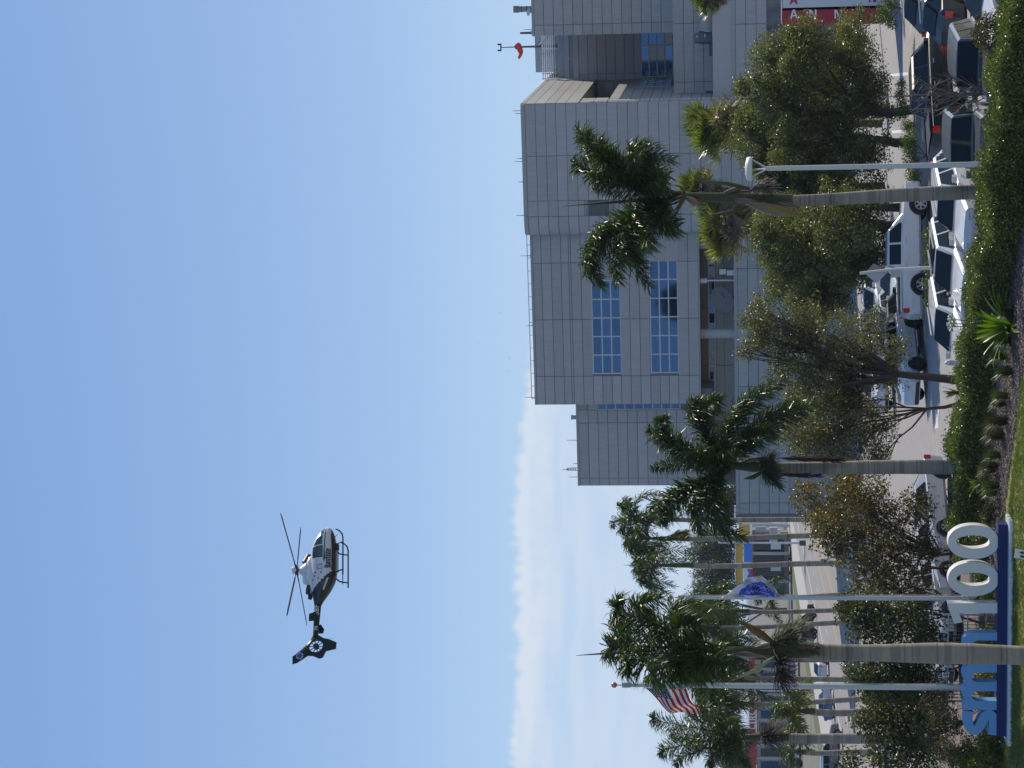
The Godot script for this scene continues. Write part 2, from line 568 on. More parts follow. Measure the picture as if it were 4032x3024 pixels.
func hospital() -> void:
	M.unit_box = boxm(Vector3.ONE)
	var o := S(3300, 2022, 180.0)
	o.y = 0
	hosp = thing("hospital", "large pale grey panelled hospital block with blue ribbon windows and a flat roof", "hospital", o, -PHI)
	hx = Transform3D(Basis(Vector3.UP, -PHI), o)
	var node = func(c: String) -> Node3D:
		var n := Node3D.new()
		n.name = numbered(hosp, c)
		hosp.add_child(n, true)
		return n
	var fl := fac(2100, 1200, 0)
	# --- heights and edges, in the building's own frame
	var pitch := 0.835
	var zb := 1.5
	var bx1 := fac(2300, 405, zb).x
	var bx0 := fac(2300, 850, zb).x
	var b_top := fac(2049, 410, zb).y
	var a_top := fac(2105, 1545, 0).y
	var soffit := fac(2757, 1500, 0).y
	var ax0 := fac(2500, 1591, 0).x
	var ax1 := fac(2500, 866, 0).x
	var cz := -1.2
	var cx0 := fac(2500, 1912, cz).x
	var c_top := fac(2271, 1750, cz).y
	var pod_top := fac(2897, 1800, 0).y
	var side_top := b_top

	# --- east tower (B): joints, rounded west end
	var tb = node.call("east_tower")
	var xs := [fac(2500, 785, zb).x, fac(2500, 607, zb).x, bx1]
	var arc := 1.1
	xs.push_front(bx0)
	var vis_low := fac(3010, 600, zb).y
	var vs := rows_from(b_top - 0.35, vis_low, pitch)
	var louv := fac(2304, 785, zb)
	panels(tb, xs, vs, zb, [[bx0, xs[1], fac(2425, 800, zb).y, louv.y + 0.2]])
	slab_between(tb, "coping", M.panel[2], bx0, bx1, b_top - 0.33, b_top, zb - 0.3, zb + 0.06)
	slab_between(tb, "core", M.joint, bx0, bx1 - 0.06, 21.2, b_top - 0.02, -34.0, zb - 0.01)
	slab_between(tb, "core", M.joint, bx0, bx1 - 0.06, 0, 19.0, -34.0, zb - 0.011)
	slab_between(tb, "core", M.joint, bx0, bx1 - 0.06, 19.0, 21.2, -2.2, zb - 0.012)
	slab_between(tb, "core", M.tan, bx0, bx1 - 4.0, 19.0, 21.2, -34.0, -2.2)
	# louvre
	var lw := fac(2425, 800, zb).y
	var lv := MB.new()
	var y := lw
	while y < louv.y:
		lv.box(Vector3((bx0 + xs[1]) / 2, y + 0.06, zb + 0.02), Vector3(xs[1] - bx0 - 0.06, 0.09, 0.06), Basis(Vector3.RIGHT, 0.5))
		y += 0.125
	part("louver", lv.mesh(), M.louver, tb)
	slab_between(tb, "louver_back", M.dark_steel, bx0 + 0.02, xs[1] - 0.02, lw, louv.y, zb - 0.005, zb + 0.002)
	# rounded corner, one curved panel per row
	var arcm := MB.new()
	var rows := [PackedVector3Array(), PackedVector3Array()]
	for k in 9:
		var a := PI / 2 * k / 8.0
		for t in 2:
			rows[t].append(Vector3(-sin(PI / 2 - a) * arc * 1.5, t - 0.5, -arc + cos(PI / 2 - a) * arc))
	arcm.sheet(rows)
	var am := arcm.mesh()
	for j in vs.size() - 1:
		part("curved_panel", am, M.panel[rng.randi() % 4], tb, Vector3(bx0 - 0.03, (vs[j] + vs[j + 1]) / 2, zb + 0.045), Basis.from_scale(Vector3(1, vs[j] - vs[j + 1] - 0.06, 1)))
	part("curved_coping", am, M.panel[2], tb, Vector3(bx0 - 0.03, b_top - 0.165, zb + 0.05), Basis.from_scale(Vector3(1, 0.33, 1)))
	part("curved_core", am, M.joint, tb, Vector3(bx0, (b_top - 0.05) / 2, zb - 0.0), Basis.from_scale(Vector3(1, b_top - 0.05, 1)))
	slab_between(tb, "core", M.joint, bx0 - 1.5, bx0, 0, b_top - 0.04, -20, zb - arc)
	# side wall that faces the sun, with the loading gallery let into it
	var sv := rows_from(b_top - 0.35, 21.3, pitch)
	panels(tb, [-34.0, -24.0, -11.0, zb - 0.0], sv, bx1, [], true)
	slab_between(tb, "coping", M.panel[2], bx1 - 0.3, bx1 + 0.05, b_top - 0.33, b_top, -34.0, zb - 0.3)
	panels(tb, [-20.0, -11.0, -1.0, zb], rows_from(18.9, 6.0, pitch), bx1, [], true)
	panels(tb, [-2.2, zb], [19.0, 20.1, 21.2], bx1, [], true)

	slab_between(tb, "gallery_end", M.joint, bx1 - 4.0, bx1, 18.8, 21.4, -22.0, -20.06)
	panels(tb, [bx1 - 4.0, bx1], [18.9, 19.7, 20.5, 21.3], -20.0)
	var gr := MB.new()
	var gyy := 7.0
	while gyy < 20.5:
		gr.box(Vector3(bx1 + 0.075, gyy, 0.62), Vector3(0.06, 0.30, 0.62))
		gyy += 0.38
	part("vent_strip", gr.mesh(), M.offwhite, tb)

	# --- middle block (A)
	var ta = node.call("middle_block")
	var axs := [ax0, fac(2500, 1479, 0).x, fac(2500, 1255, 0).x, fac(2500, 1031, 0).x, ax1]
	var av := []
	for q in [2109, 2146, 2184.5, 2222.5, 2252.5, 2260.5, 2299, 2337, 2374, 2411, 2448, 2486, 2524.5, 2563, 2600, 2636, 2673, 2715, 2756]:
		av.append(fac(q, 1520, 0).y)
	av[0] = a_top - 0.2
	var w1 := [fac(2400, 1470, 0).x, fac(2400, 1104, 0).x, fac(2448, 1470, 0).y, fac(2337, 1470, 0).y]
	var w2 := [fac(2600, 1467, 0).x, fac(2600, 951, 0).x, fac(2673, 1470, 0).y, fac(2565, 1470, 0).y]
	panels(ta, axs, av, 0.0, [[axs[1], axs[3], w1[2], w1[3]], [axs[1], axs[3], w2[2], w2[3]]])
	# the bays beside the windows keep narrow panels
	panels(ta, [w1[1] + 0.02, axs[3]], av.slice(7, 11), 0.0)
	window_grid(ta, "ribbon_window", w1[0], w1[1], w1[2], w1[3], 5, 3, -0.02, M.frame, [M.glass, M.glass, M.glass_b])
	window_grid(ta, "ribbon_window", w2[0], w2[1], w2[2], w2[3], 7, 3, -0.018, M.frame, [M.glass, M.glass, M.glass_b])
	slab_between(ta, "core", M.joint, ax0 + 0.05, ax1 + 2, soffit + 0.01, a_top - 0.02, -30, -0.05)
	slab_between(ta, "coping", M.panel[2], ax0, ax1, a_top - 0.19, a_top, -0.3, 0.05)
	slab_between(ta, "soffit", M.conc, ax0, ax1, soffit - 0.05, soffit + 0.02, -6, 0.03)
	slab_between(ta, "end_wall", M.panel[0], ax0 - 0.01, ax0 + 0.08, c_top, a_top - 0.2, -30, -0.05)
	# roof-edge rail
	var rl := MB.new()
	rl.rod(Vector3(ax0 + 0.4, a_top + 0.32, -0.6), Vector3(ax1 - 0.3, a_top + 0.32, -0.6), 0.035, 0.035)
	var t := ax0 + 0.4
	while t < ax1:
		rl.rod(Vector3(t, a_top, -0.6), Vector3(t, a_top + 0.32, -0.6), 0.03, 0.03)
		t += 1.1
	part("roof_rail", rl.mesh(), M.alu, ta)

	# --- lower west wing (C)
	var tc = node.call("west_wing")
	var cxs := [cx0 + 0.75, fac(2500, 1882, cz).x, fac(2500, 1664, cz).x, ax0]
	cxs[0] = cx0
	var cv := rows_from(c_top - 0.2, soffit - 0.3, pitch)
	var strip0 := fac(2352, 1600, cz); var strip1 := fac(2678, 1600, cz)
	var sxl := fac(2500, 1613, cz).x
	panels(tc, [cxs[0], cxs[1]], cv, cz - 0.06)
	panels(tc, [cxs[1], cxs[2], sxl], cv, cz)
	var above := []
	for v in cv:
		if v > strip0.y - 0.3: above.append(v)
	panels(tc, [sxl, ax0 + 0.4], above, cz)
	window_grid(tc, "slot_window", sxl + 0.05, ax0 + 0.3, strip1.y, strip0.y, 1, 9, cz - 0.02, M.frame, [M.glass, M.glass_b], false, 0.09)
	slab_between(tc, "core", M.joint, cx0 + 0.06, ax0 + 1, soffit - 1.0, c_top - 0.02, -28, cz - 0.075)
	slab_between(tc, "coping", M.panel[2], cx0, ax0 + 0.3, c_top - 0.19, c_top, cz - 0.3, cz + 0.04)
	slab_between(tc, "end_wall", M.panel[1], cx0 - 0.02, cx0 + 0.05, 4, c_top - 0.2, -28, cz - 0.11)

	# --- podium (P) and the open gallery over it
	var tp = node.call("podium")
	var px1 := fac(2850, -60, 0).x
	var pxs := [0.0]
	for q in [1980, 1752, 1522, 1292, 1057, 825, 596, 367, 94]:
		pxs.append(fac(2950, q, 0).x)
	pxs.append(px1 + 3)
	var pv := [fac(2911, 1900, 0).y]
	for k in 10:
		pv.append(pv[0] - 0.835 * (k + 1))
	panels(tp, pxs.slice(0, 5), pv, 0.0)
	panels(tp, pxs.slice(4, 11), pv.slice(0, 4), 0.0)
	slab_between(tp, "wall_below", M.panel[0], pxs[4], pxs[6], 0, pv[3] - 0.03, -0.3, 0.0)
	slab_between(tp, "ground_floor_glazing", M.dark_glass, pxs[6], px1 + 3, 0, pv[3] - 0.03, -0.3, -0.06)
	slab_between(tp, "coping", M.panel[2], -0.05, px1 + 3, pv[0] + 0.01, pod_top + 0.02, -0.35, 0.06)
	slab_between(tp, "core", M.joint, 0.06, px1 + 3, 0, pod_top - 0.02, -30, -0.06)
	slab_between(tp, "base_wall", M.panel[1], 0.02, pxs[4], 0, pv[10] - 0.03, -0.2, 0.01)
	slab_between(tp, "corner_trim", M.louver, -0.42, -0.02, 0, pod_top - 0.05, -0.5, -0.1)
	# gallery back wall
	var gz := -4.5
	var g_l := cx0
	var gy0 := pod_top
	slab_between(tp, "gallery_back", M.joint, cx0 + 0.5, ax1 + 1.5, pod_top - 0.5, soffit + 0.3, gz - 1, gz - 0.06)
	var gb := fac(2822, 1500, gz).y
	var gt := fac(2790, 1500, gz).y
	var gxs := []
	for q in [1660, 1438, 1216, 1008, 960, 880]:
		gxs.append(fac(2800, q, gz).x)
	for i in gxs.size() - 1:
		part("gallery_panel", M.unit_box, M.tan, tp, Vector3((gxs[i] + gxs[i + 1]) / 2, (gt + soffit) / 2 + 0.05, gz), Basis.from_scale(Vector3(gxs[i + 1] - gxs[i] - 0.06, soffit - gt - 0.1, 0.08)))
	panels(tp, gxs, [gb, (gb + pod_top) / 2 + 0.1, pod_top - 0.6], gz)
	window_grid(tp, "gallery_window", gxs[0], gxs[5], gb + 0.08, gt - 0.08, 14, 1, gz - 0.02, M.offwhite, [M.dark_glass, M.dark_glass, M.glass_b], false, 0.1)
	for q in [[1313.0, 0.42], [963.0, 0.36]]:
		var cp := fac(2820, q[0], -1.2)
		var cb := MB.new()
		cb.tube(PackedVector3Array([Vector3(cp.x, pod_top - 0.3, -1.2), Vector3(cp.x, soffit, -1.2)]), PackedFloat32Array([q[1], q[1]]), 20, Color.WHITE, false)
		part("round_column", cb.mesh(), M.conc, tp)

	# --- east recess: back wall (E), far tower (D), link block (F)
	var te = node.call("recess_wall")
	var ez := -20.0
	var ex0 := bx1 - 0.2
	var ex1 := fac(2400, 120, ez).x
	var e_top := fac(2258, 250, ez).y
	var e_low := fac(2525, 250, ez).y
	var f_top := fac(2651, 250, -4.0).y
	var ev := rows_from(fac(2279, 250, ez).y, e_low, pitch)
	panels(te, [ex0, fac(2400, 290, ez).x, ex1 + 1], ev, ez)
	slab_between(te, "parapet", M.conc, ex0, ex1 + 1, fac(2279, 250, ez).y, e_top, ez - 0.6, ez + 0.12)
	slab_between(te, "core", M.joint, ex0, ex1 + 1, f_top - 1, e_top - 0.05, ez - 8, ez - 0.06)
	window_grid(te, "recess_window", ex0 + 0.4, ex1, fac(2650, 250, ez).y, e_low, 3, 4, ez - 0.02, M.frame, [M.glass, M.glass_b, M.dark_glass], false, 0.12)
	window_grid(te, "corner_window", ez + 0.5, ez + 9.0, fac(2650, 250, ez).y, e_low, 4, 4, bx1 + 0.06, M.frame, [M.dark_glass, M.dark_glass, M.glass_b], true, 0.12)
	var tf = node.call("link_block")
	var fx1 := fac(2700, -60, -4.0).x + 3
	var fxs := [bx1 + 0.05, fac(2700, 323, -4.0).x, fac(2700, 92, -4.0).x, fx1]
	var fv := [f_top]
	for q in [2694, 2733, 2771, 2807]:
		fv.append(fac(q, 250, -4.0).y)
	panels(tf, fxs, fv, -4.0)
	slab_between(tf, "core", M.joint, bx1 + 0.05, fx1, pod_top - 1, f_top - 0.02, -22, -4.06)
	slab_between(tf, "parapet", M.conc, bx1 + 0.1, px1 + 3, pod_top + 0.03, fac(2806, 200, 0).y, -0.3, 0.0)
	slab_between(tf, "vent_grille", M.dark_steel, fac(2780, 368, -4.0).x, fac(2780, 358, -4.0).x, fac(2806, 363, -4.0).y, fac(2779, 363, -4.0).y, -4.0, -3.93)
	var td = node.call("far_tower")
	var dz := -9.0
	var dx0 := fac(2300, 138, dz).x
	var dx1 := fac(2300, -60, dz).x + 3
	var d_top := fac(2093, 60, dz).y
	panels(td, [dx0, fac(2300, 95, dz).x, dx1], rows_from(d_top - 0.2, f_top + 0.05, 0.835), dz)
	slab_between(td, "core", M.joint, dx0 + 0.06, dx1, f_top, d_top - 0.02, -30, dz - 0.06)
	slab_between(td, "coping", M.panel[2], dx0, dx1, d_top - 0.19, d_top, dz - 0.3, dz + 0.05)
	# roof plant behind the recess: railings, grey housing, ducts
	var tr = node.call("roof_plant")
	var rz := -26.0
	var h0 := fac(2140, 200, rz); var h1 := fac(2106, 285, rz)
	slab_between(tr, "plant_housing", M.steel, fac(2120, 285, rz).x, dx0 + 4, fac(2200, 200, rz).y, fac(2107, 200, rz).y, rz - 4, rz)
	var rz2 := -24.0
	var ra := MB.new()
	for k in 7:
		var yy := fac(2136 + k * 8.2, 200, rz2).y
		ra.rod(Vector3(fac(2160, 310, rz2).x, yy, rz2), Vector3(dx0 + 2, yy, rz2), 0.05, 0.05)
	for q in [140, 193, 265, 290, 310]:
		var xx := fac(2160, q, rz2).x
		ra.rod(Vector3(xx, fac(2195, q, rz2).y, rz2), Vector3(xx, fac(2134, q, rz2).y, rz2), 0.06, 0.06)
	part("railing", ra.mesh(), M.white, tr)
	slab_between(tr, "roof_wall", M.conc, fac(2210, 310, -23.0).x, dx0 + 2, e_top - 1.5, fac(2195, 200, -23.0).y, -23.6, -23.0)
	slab_between(tr, "duct", M.steel, fac(2230, 308, -20.4).x, dx0 + 1.5, fac(2241, 250, -20.4).y, fac(2224, 250, -20.4).y, -21.2, -20.5)
	slab_between(tr, "duct_leg", M.steel, fac(2240, 232, -20.6).x, fac(2240, 224, -20.6).x, e_top - 0.3, fac(2224, 250, -20.4).y, -21.0, -20.6)

# small things on the roofs and terraces
func roof_things() -> void:
	var p2 := func(sx: float, sy: float, zl: float) -> Vector3:
		var q := fac(sx, sy, zl)
		return hx * Vector3(q.x, q.y, zl)
	var rods := [[2049, 436, 2018, 1.0], [2049, 447, 2028, 1.0], [2054, 624, 2036, 1.0], [2055, 636, 2026, 1.0], [2056, 716, 2041, 1.0], [2061, 848, 2033, 1.0], [2085, 1007, 2048, -0.5], [2094, 1282, 2075, -0.5], [2103, 1564, 2066, -0.5], [2094, 116, 2061, -9.5], [2272, 1733, 2232, -1.6], [2274, 1825, 2256, -1.6], [2275, 1878, 2241, -1.6]]
	var where := ["over the corner of the east tower", "beside the corner of the east tower", "beside the first joint of the east tower roof", "just west of the first joint of the east tower", "midway along the east tower roof", "over the rounded end of the east tower", "at the east end of the middle roof", "halfway along the middle roof", "at the west end of the middle roof", "behind the steel post on the far tower", "beside the small vane on the west wing", "near the lattice mast on the west wing", "on the west corner of the lower wing"]
	for i in rods.size():
		var r: Array = rods[i]
		var a: Vector3 = p2.call(r[0], r[1], r[3])
		var b: Vector3 = p2.call(r[2], r[1], r[3])
		var o := thing("lightning_rod", "thin grey lightning rod standing " + where[i], "lightning rod", a, 0, "lightning rods along the roof edges")
		var m := MB.new()
		m.rod(Vector3(0, -0.15, 0), Vector3(0, b.y - a.y, 0), 0.03, 0.018, 5)
		part("rod", m.mesh(), M.dark_steel, o)
		part("foot", boxm(Vector3(0.16, 0.1, 0.16)), M.steel, o, Vector3(0, -0.08, 0))
	# windsock
	var base: Vector3 = p2.call(2195, 181, -25.0)
	var topp: Vector3 = p2.call(1970, 181, -25.0)
	var hh := topp.y - base.y
	var up := 1.0 / (2195 - 1970) * hh
	var ws := thing("windsock", "red windsock hanging from a grey mast on the hospital roof", "windsock", base)
	var mb := MB.new()
	mb.rod(Vector3.ZERO, Vector3(0, hh * 0.72, 0), 0.12, 0.08)
	mb.rod(Vector3(0, hh * 0.72, 0), Vector3(0, hh, 0), 0.05, 0.04)
	mb.rod(Vector3(0, hh * 0.33, 0), Vector3(1.5, hh * 0.05, 0), 0.07, 0.07)
	part("mast", mb.mesh(), M.dark_steel, ws)
	var sk := MB.new()
	var path := PackedVector3Array()
	var rad := PackedFloat32Array()
	var q0: Vector3 = p2.call(2036, 178, -25.0) - base
	var q1: Vector3 = p2.call(2047, 230, -25.0) - base
	for k in 9:
		var t := k / 8.0
		path.append(q0.lerp(q1, t) + Vector3(0, -0.25 * sin(t * PI) + 0.1 * t, 0.1 * sin(t * 9)))
		rad.append(lerpf(0.34, 0.11, t) * (1.0 + 0.1 * sin(t * 17)))
	sk.tube(path, rad, 12, Color.WHITE, false)
	part("sock", sk.mesh(), mat(0.75, 0.07, 0.05, 0.6), ws)
	var lm := MB.new()
	lm.box(Vector3(0, hh - 0.05, 0), Vector3(0.7, 0.12, 0.12))
	lm.box(Vector3(0.28, hh + 0.12, 0), Vector3(0.14, 0.3, 0.14))
	lm.box(Vector3(-0.28, hh + 0.12, 0), Vector3(0.14, 0.3, 0.14))
	part("obstruction_light", lm.mesh(), M.dark_steel, ws)
	# vent stack and dish on the far tower roof
	var vb: Vector3 = p2.call(2092, 35, -10.0)
	var vt: Vector3 = p2.call(2022, 35, -10.0)
	var vs := thing("vent_stack", "square grey vent stack banded in brown on the far tower roof", "vent stack", vb)
	var hgt := vt.y - vb.y
	part("shaft", boxm(Vector3(0.42, hgt, 0.42)), mat(0.30, 0.27, 0.26, 0.8), vs, Vector3(0, hgt / 2 - 0.1, 0))
	for k in 3:
		part("band", boxm(Vector3(0.46, 0.08, 0.46)), mat(0.12, 0.10, 0.10, 0.7), vs, Vector3(0, hgt * (0.25 + 0.3 * k), 0))
	part("cap", boxm(Vector3(0.5, 0.5, 0.5)), mat(0.24, 0.22, 0.22, 0.8), vs, Vector3(0, hgt - 0.25, 0))
	var dp: Vector3 = p2.call(2090, 48, -9.4)
	var di := thing("satellite_dish", "small pale satellite dish on the far tower beside the vent stack", "satellite dish", dp)
	var dm := MB.new()
	dm.sheet(dish_rows(0.32, 0.12), true)
	part("bowl", dm.mesh(), M.offwhite, di, Vector3(0, 0.1, 0), Basis(Vector3.RIGHT, 0.6))
	part("foot", boxm(Vector3(0.08, 0.3, 0.08)), M.steel, di, Vector3(0, -0.1, -0.1))
	var sp: Vector3 = p2.call(2093, 129, -9.4)
	var st := thing("steel_post", "dark steel post leaning over the far tower roof edge", "post", sp)
	var sm := MB.new()
	sm.rod(Vector3.ZERO, Vector3(0, (p2.call(2048, 129, -9.4) - sp).y, 0), 0.11, 0.09)
	part("pole", sm.mesh(), M.dark_steel, st)
	part("foot", boxm(Vector3(0.3, 0.12, 0.3)), M.steel, st)
	# lattice mast, vane and box on the west wing
	var lp: Vector3 = p2.call(2273, 1848, -1.8)
	var la := thing("radio_mast", "small brownish radio mast on the west wing roof", "mast", lp)
	var lh: float = (p2.call(2213, 1848, -1.8) - lp).y
	var ml := MB.new()
	for k in 3:
		var a := TAU * k / 3
		ml.rod(Vector3(cos(a) * 0.14, 0, sin(a) * 0.14), Vector3(cos(a) * 0.10, lh * 0.68, sin(a) * 0.10), 0.03, 0.03, 4)
	for k in 6:
		ml.box(Vector3(0, lh * 0.11 * (k + 1), 0), Vector3(0.22, 0.04, 0.22))
	ml.rod(Vector3(0, lh * 0.6, 0), Vector3(0, lh, 0), 0.03, 0.02, 4)
	part("lattice", ml.mesh(), mat(0.25, 0.17, 0.15, 0.8), la)
	var hb: Vector3 = p2.call(2268, 1643, -1.6)
	var hv := thing("roof_box", "small pale plant box on the corner of the west wing roof", "roof box", hb)
	part("housing", boxm(Vector3(0.35, 0.5, 0.35)), M.conc, hv, Vector3(0, 0.1, 0))
	part("lid", boxm(Vector3(0.4, 0.06, 0.4)), M.steel, hv, Vector3(0, 0.38, 0))
	# terrace: mast with a drum head, dish, floodlight boxes
	var tb: Vector3 = p2.call(2893, 1103, -0.9)
	var tt: Vector3 = p2.call(2685, 1103, -0.9)
	var tm := thing("terrace_mast", "grey mast with a thick drum head on the hospital terrace", "mast", tb)
	var th := tt.y - tb.y
	var mm := MB.new()
	mm.rod(Vector3(0, -0.3, 0), Vector3(0, th * 0.52, 0), 0.09, 0.09)
	mm.rod(Vector3(0, th * 0.52, 0), Vector3(0, th * 0.86, 0), 0.26, 0.24, 16)
	part("pole", mm.mesh(), M.alu, tm)
	var mh := MB.new()
	mh.rod(Vector3(0, th * 0.86, 0), Vector3(0, th, 0), 0.30, 0.30, 16)
	part("drum_head", mh.mesh(), M.steel, tm)
	var fb := thing("floodlight", "pair of pale floodlight boxes on the terrace beside the drum mast", "floodlight", p2.call(2880, 1070, -0.8))
	for k in 2:
		part("lamp_box", boxm(Vector3(0.42, 0.55, 0.35)), M.offwhite, fb, Vector3(-0.1 + 0.1 * k, 0.1 + 0.62 * k, 0.03 * k))
	part("bracket", boxm(Vector3(0.1, 1.3, 0.1)), M.dark_steel, fb, Vector3(0.3, 0.2, 0))
	part("shelf", boxm(Vector3(1.5, 0.08, 0.5)), M.alu, fb, Vector3(-0.2, -0.22, 0))
	var td: Vector3 = p2.call(2888, 1170, -1.6)
	var dd := thing("large_satellite_dish", "large grey satellite dish on the terrace beside the round column", "satellite dish", td)
	var d2 := MB.new()
	d2.sheet(dish_rows(1.15, 0.35), true)
	part("bowl", d2.mesh(), mat(0.2, 0.2, 0.2, 0.7), dd, Vector3(-0.1, 0.75, 0.2), Basis(Vector3.UP, -0.5) * Basis(Vector3.RIGHT, 1.0))
	var dl := MB.new()
	dl.rod(Vector3(0, -0.3, -0.2), Vector3(-0.1, 0.7, 0.1), 0.09, 0.07)
	dl.rod(Vector3(-0.1, 0.7, 0.2), Vector3(0.4, 1.1, 1.1), 0.03, 0.03)
	part("stand", dl.mesh(), M.dark_steel, dd)
	# duct cone and machine over the east parapet
	var cb: Vector3 = p2.call(2803, 60, -2.0)
	var ct := thing("duct_cone", "tapered beige duct lying on the terrace behind the east parapet", "duct", cb)
	var a0: Vector3 = p2.call(2786, 118, -2.0) - cb
	var a1: Vector3 = p2.call(2800, 20, -2.0) - cb
	var dm2 := MB.new()
	dm2.rod(a0, a1, 0.85, 0.35, 18)
	part("cone", dm2.mesh(), mat(0.34, 0.31, 0.28, 0.8), ct)
	var rim := MB.new()
	rim.rod(a0, a0 + (a0 - a1).normalized() * 0.1, 0.88, 0.88, 18)
	part("rim", rim.mesh(), M.steel, ct)
	var mc: Vector3 = p2.call(2803, 146, -2.0)
	var mk := thing("ventilation_machine", "dark grey ventilation machine beside the beige duct cone", "machine", mc)
	part("casing", boxm(Vector3(0.95, 1.35, 1.0)), mat(0.10, 0.115, 0.125, 0.6), mk, Vector3(0, 0.35, 0))
	part("side_box", boxm(Vector3(0.75, 0.42, 0.8)), mat(0.12, 0.13, 0.14, 0.6), mk, Vector3(-0.05, 1.2, 0.02))
	part("leg", boxm(Vector3(1.1, 0.36, 0.5)), mat(0.09, 0.10, 0.11, 0.6), mk, Vector3(-0.95, 0.05, 0))
	part("label_plate", boxm(Vector3(0.28, 0.09, 0.02)), M.offwhite, mk, Vector3(0.05, 0.55, 0.51))
	part("label_plate", boxm(Vector3(0.12, 0.12, 0.02)), M.offwhite, mk, Vector3(0.0, 1.2, 0.43))

func dish_rows(r: float, depth: float) -> Array:
	var rows := []
	for i in 6:
		var q := PackedVector3Array()
		for k in 20:
			var a := TAU * k / 20
			var s := maxf(i / 5.0, 0.02)
			q.append(Vector3(cos(a) * r * s, depth * s * s, -sin(a) * r * s))
		rows.append(q)
	rows.reverse()
	return rows

# ---------------------------------------------------------------- plants
func bez(a: Vector3, b: Vector3, c: Vector3, t: float) -> Vector3:
	return a * (1 - t) * (1 - t) + b * 2 * t * (1 - t) + c * t * t

# a feathered palm leaf: a stalk with leaflets set all round it, hanging under their own weight
func frond(p0: Vector3, pm: Vector3, p2: Vector3, n: int, ll: float, col: Color, r: RandomNumberGenerator, wide := 0.05, dry := 0.0) -> ArrayMesh:
	var b := MB.new()
	var p1 := pm * 2 - (p0 + p2) * 0.5
	var path := PackedVector3Array()
	var rad := PackedFloat32Array()
	for i in 9:
		path.append(bez(p0, p1, p2, i / 8.0))
		rad.append(lerpf(0.055, 0.008, pow(i / 8.0, 0.7)) * (wide / 0.05))
	b.tube(path, rad, 5, Color(col.r * 1.2 + 0.02, col.g * 1.1 + 0.02, col.b + 0.005), false)
	for i in n:
		var t := 0.13 + 0.87 * (i + r.randf() * 0.8) / n
		var at := bez(p0, p1, p2, minf(t, 1))
		var tg := (bez(p0, p1, p2, minf(t + 0.03, 1.03)) - bez(p0, p1, p2, t - 0.03)).normalized()
		var sd := tg.cross(Vector3.UP)
		if sd.length() < 0.15:
			sd = Vector3.RIGHT
		sd = sd.normalized()
		var nu := sd.cross(tg)
		var size := ll * (0.55 + 0.6 * sin(clampf(t * 1.05, 0, 1) * PI * 0.86 + 0.25)) * r.randf_range(0.75, 1.1)
		if t > 0.9:
			size *= 0.75
		for s in [-1.0, 1.0]:
			var e := r.randf_range(-0.9, 1.0)
			var d: Vector3 = (sd * s * cos(e) + nu * sin(e) + tg * r.randf_range(0.45, 1.05)).normalized()
			var mid := at + d * size * 0.55 + Vector3(r.randf_range(-0.03, 0.03), -0.05 * size, 0)
			var tip := at + d * size * 0.86 + Vector3(-0.10 * size, -size * r.randf_range(0.10, 0.42), r.randf_range(-0.05, 0.05))
			var w := d.cross(Vector3(r.randf_range(-1, 1), r.randf_range(-1, 1), r.randf_range(-1, 1))).normalized() * wide * 0.5
			var v := r.randf_range(0.6, 1.35)
			var cc := Color(col.r * v, col.g * v, col.b * v)
			if r.randf() < dry:
				cc = Color(0.20 * v, 0.13 * v, 0.055 * v)
			b.tri(at - w * 0.5, at + w * 0.5, mid + w, cc)
			b.tri(at - w * 0.5, mid + w, mid - w, cc)
			b.tri(mid - w, mid + w, tip, cc)
	return b.mesh()

func palm_trunk(base: Vector3, top: Vector3, r0: float, r1: float, swell: float, wob: float) -> ArrayMesh:
	var b := MB.new()
	var path := PackedVector3Array()
	var rad := PackedFloat32Array()
	var n := 26
	for i in n + 1:
		var t := float(i) / n
		path.append(base.lerp(top, t) + Vector3(sin(t * 5.0 + wob * 9) * wob * t, 0, cos(t * 4.0) * wob * 0.5 * t))
		rad.append(lerpf(r0, r1, t) * (1.0 + swell * exp(-pow((t - 0.45) / 0.22, 2))) * (1.0 + 0.012 * sin(i * 2.4)) + (0.05 * exp(-t * 18)))
	b.tube(path, rad, 14, Color.WHITE, false)
	return b.mesh()

const GREEN := Color(0.066, 0.092, 0.022)

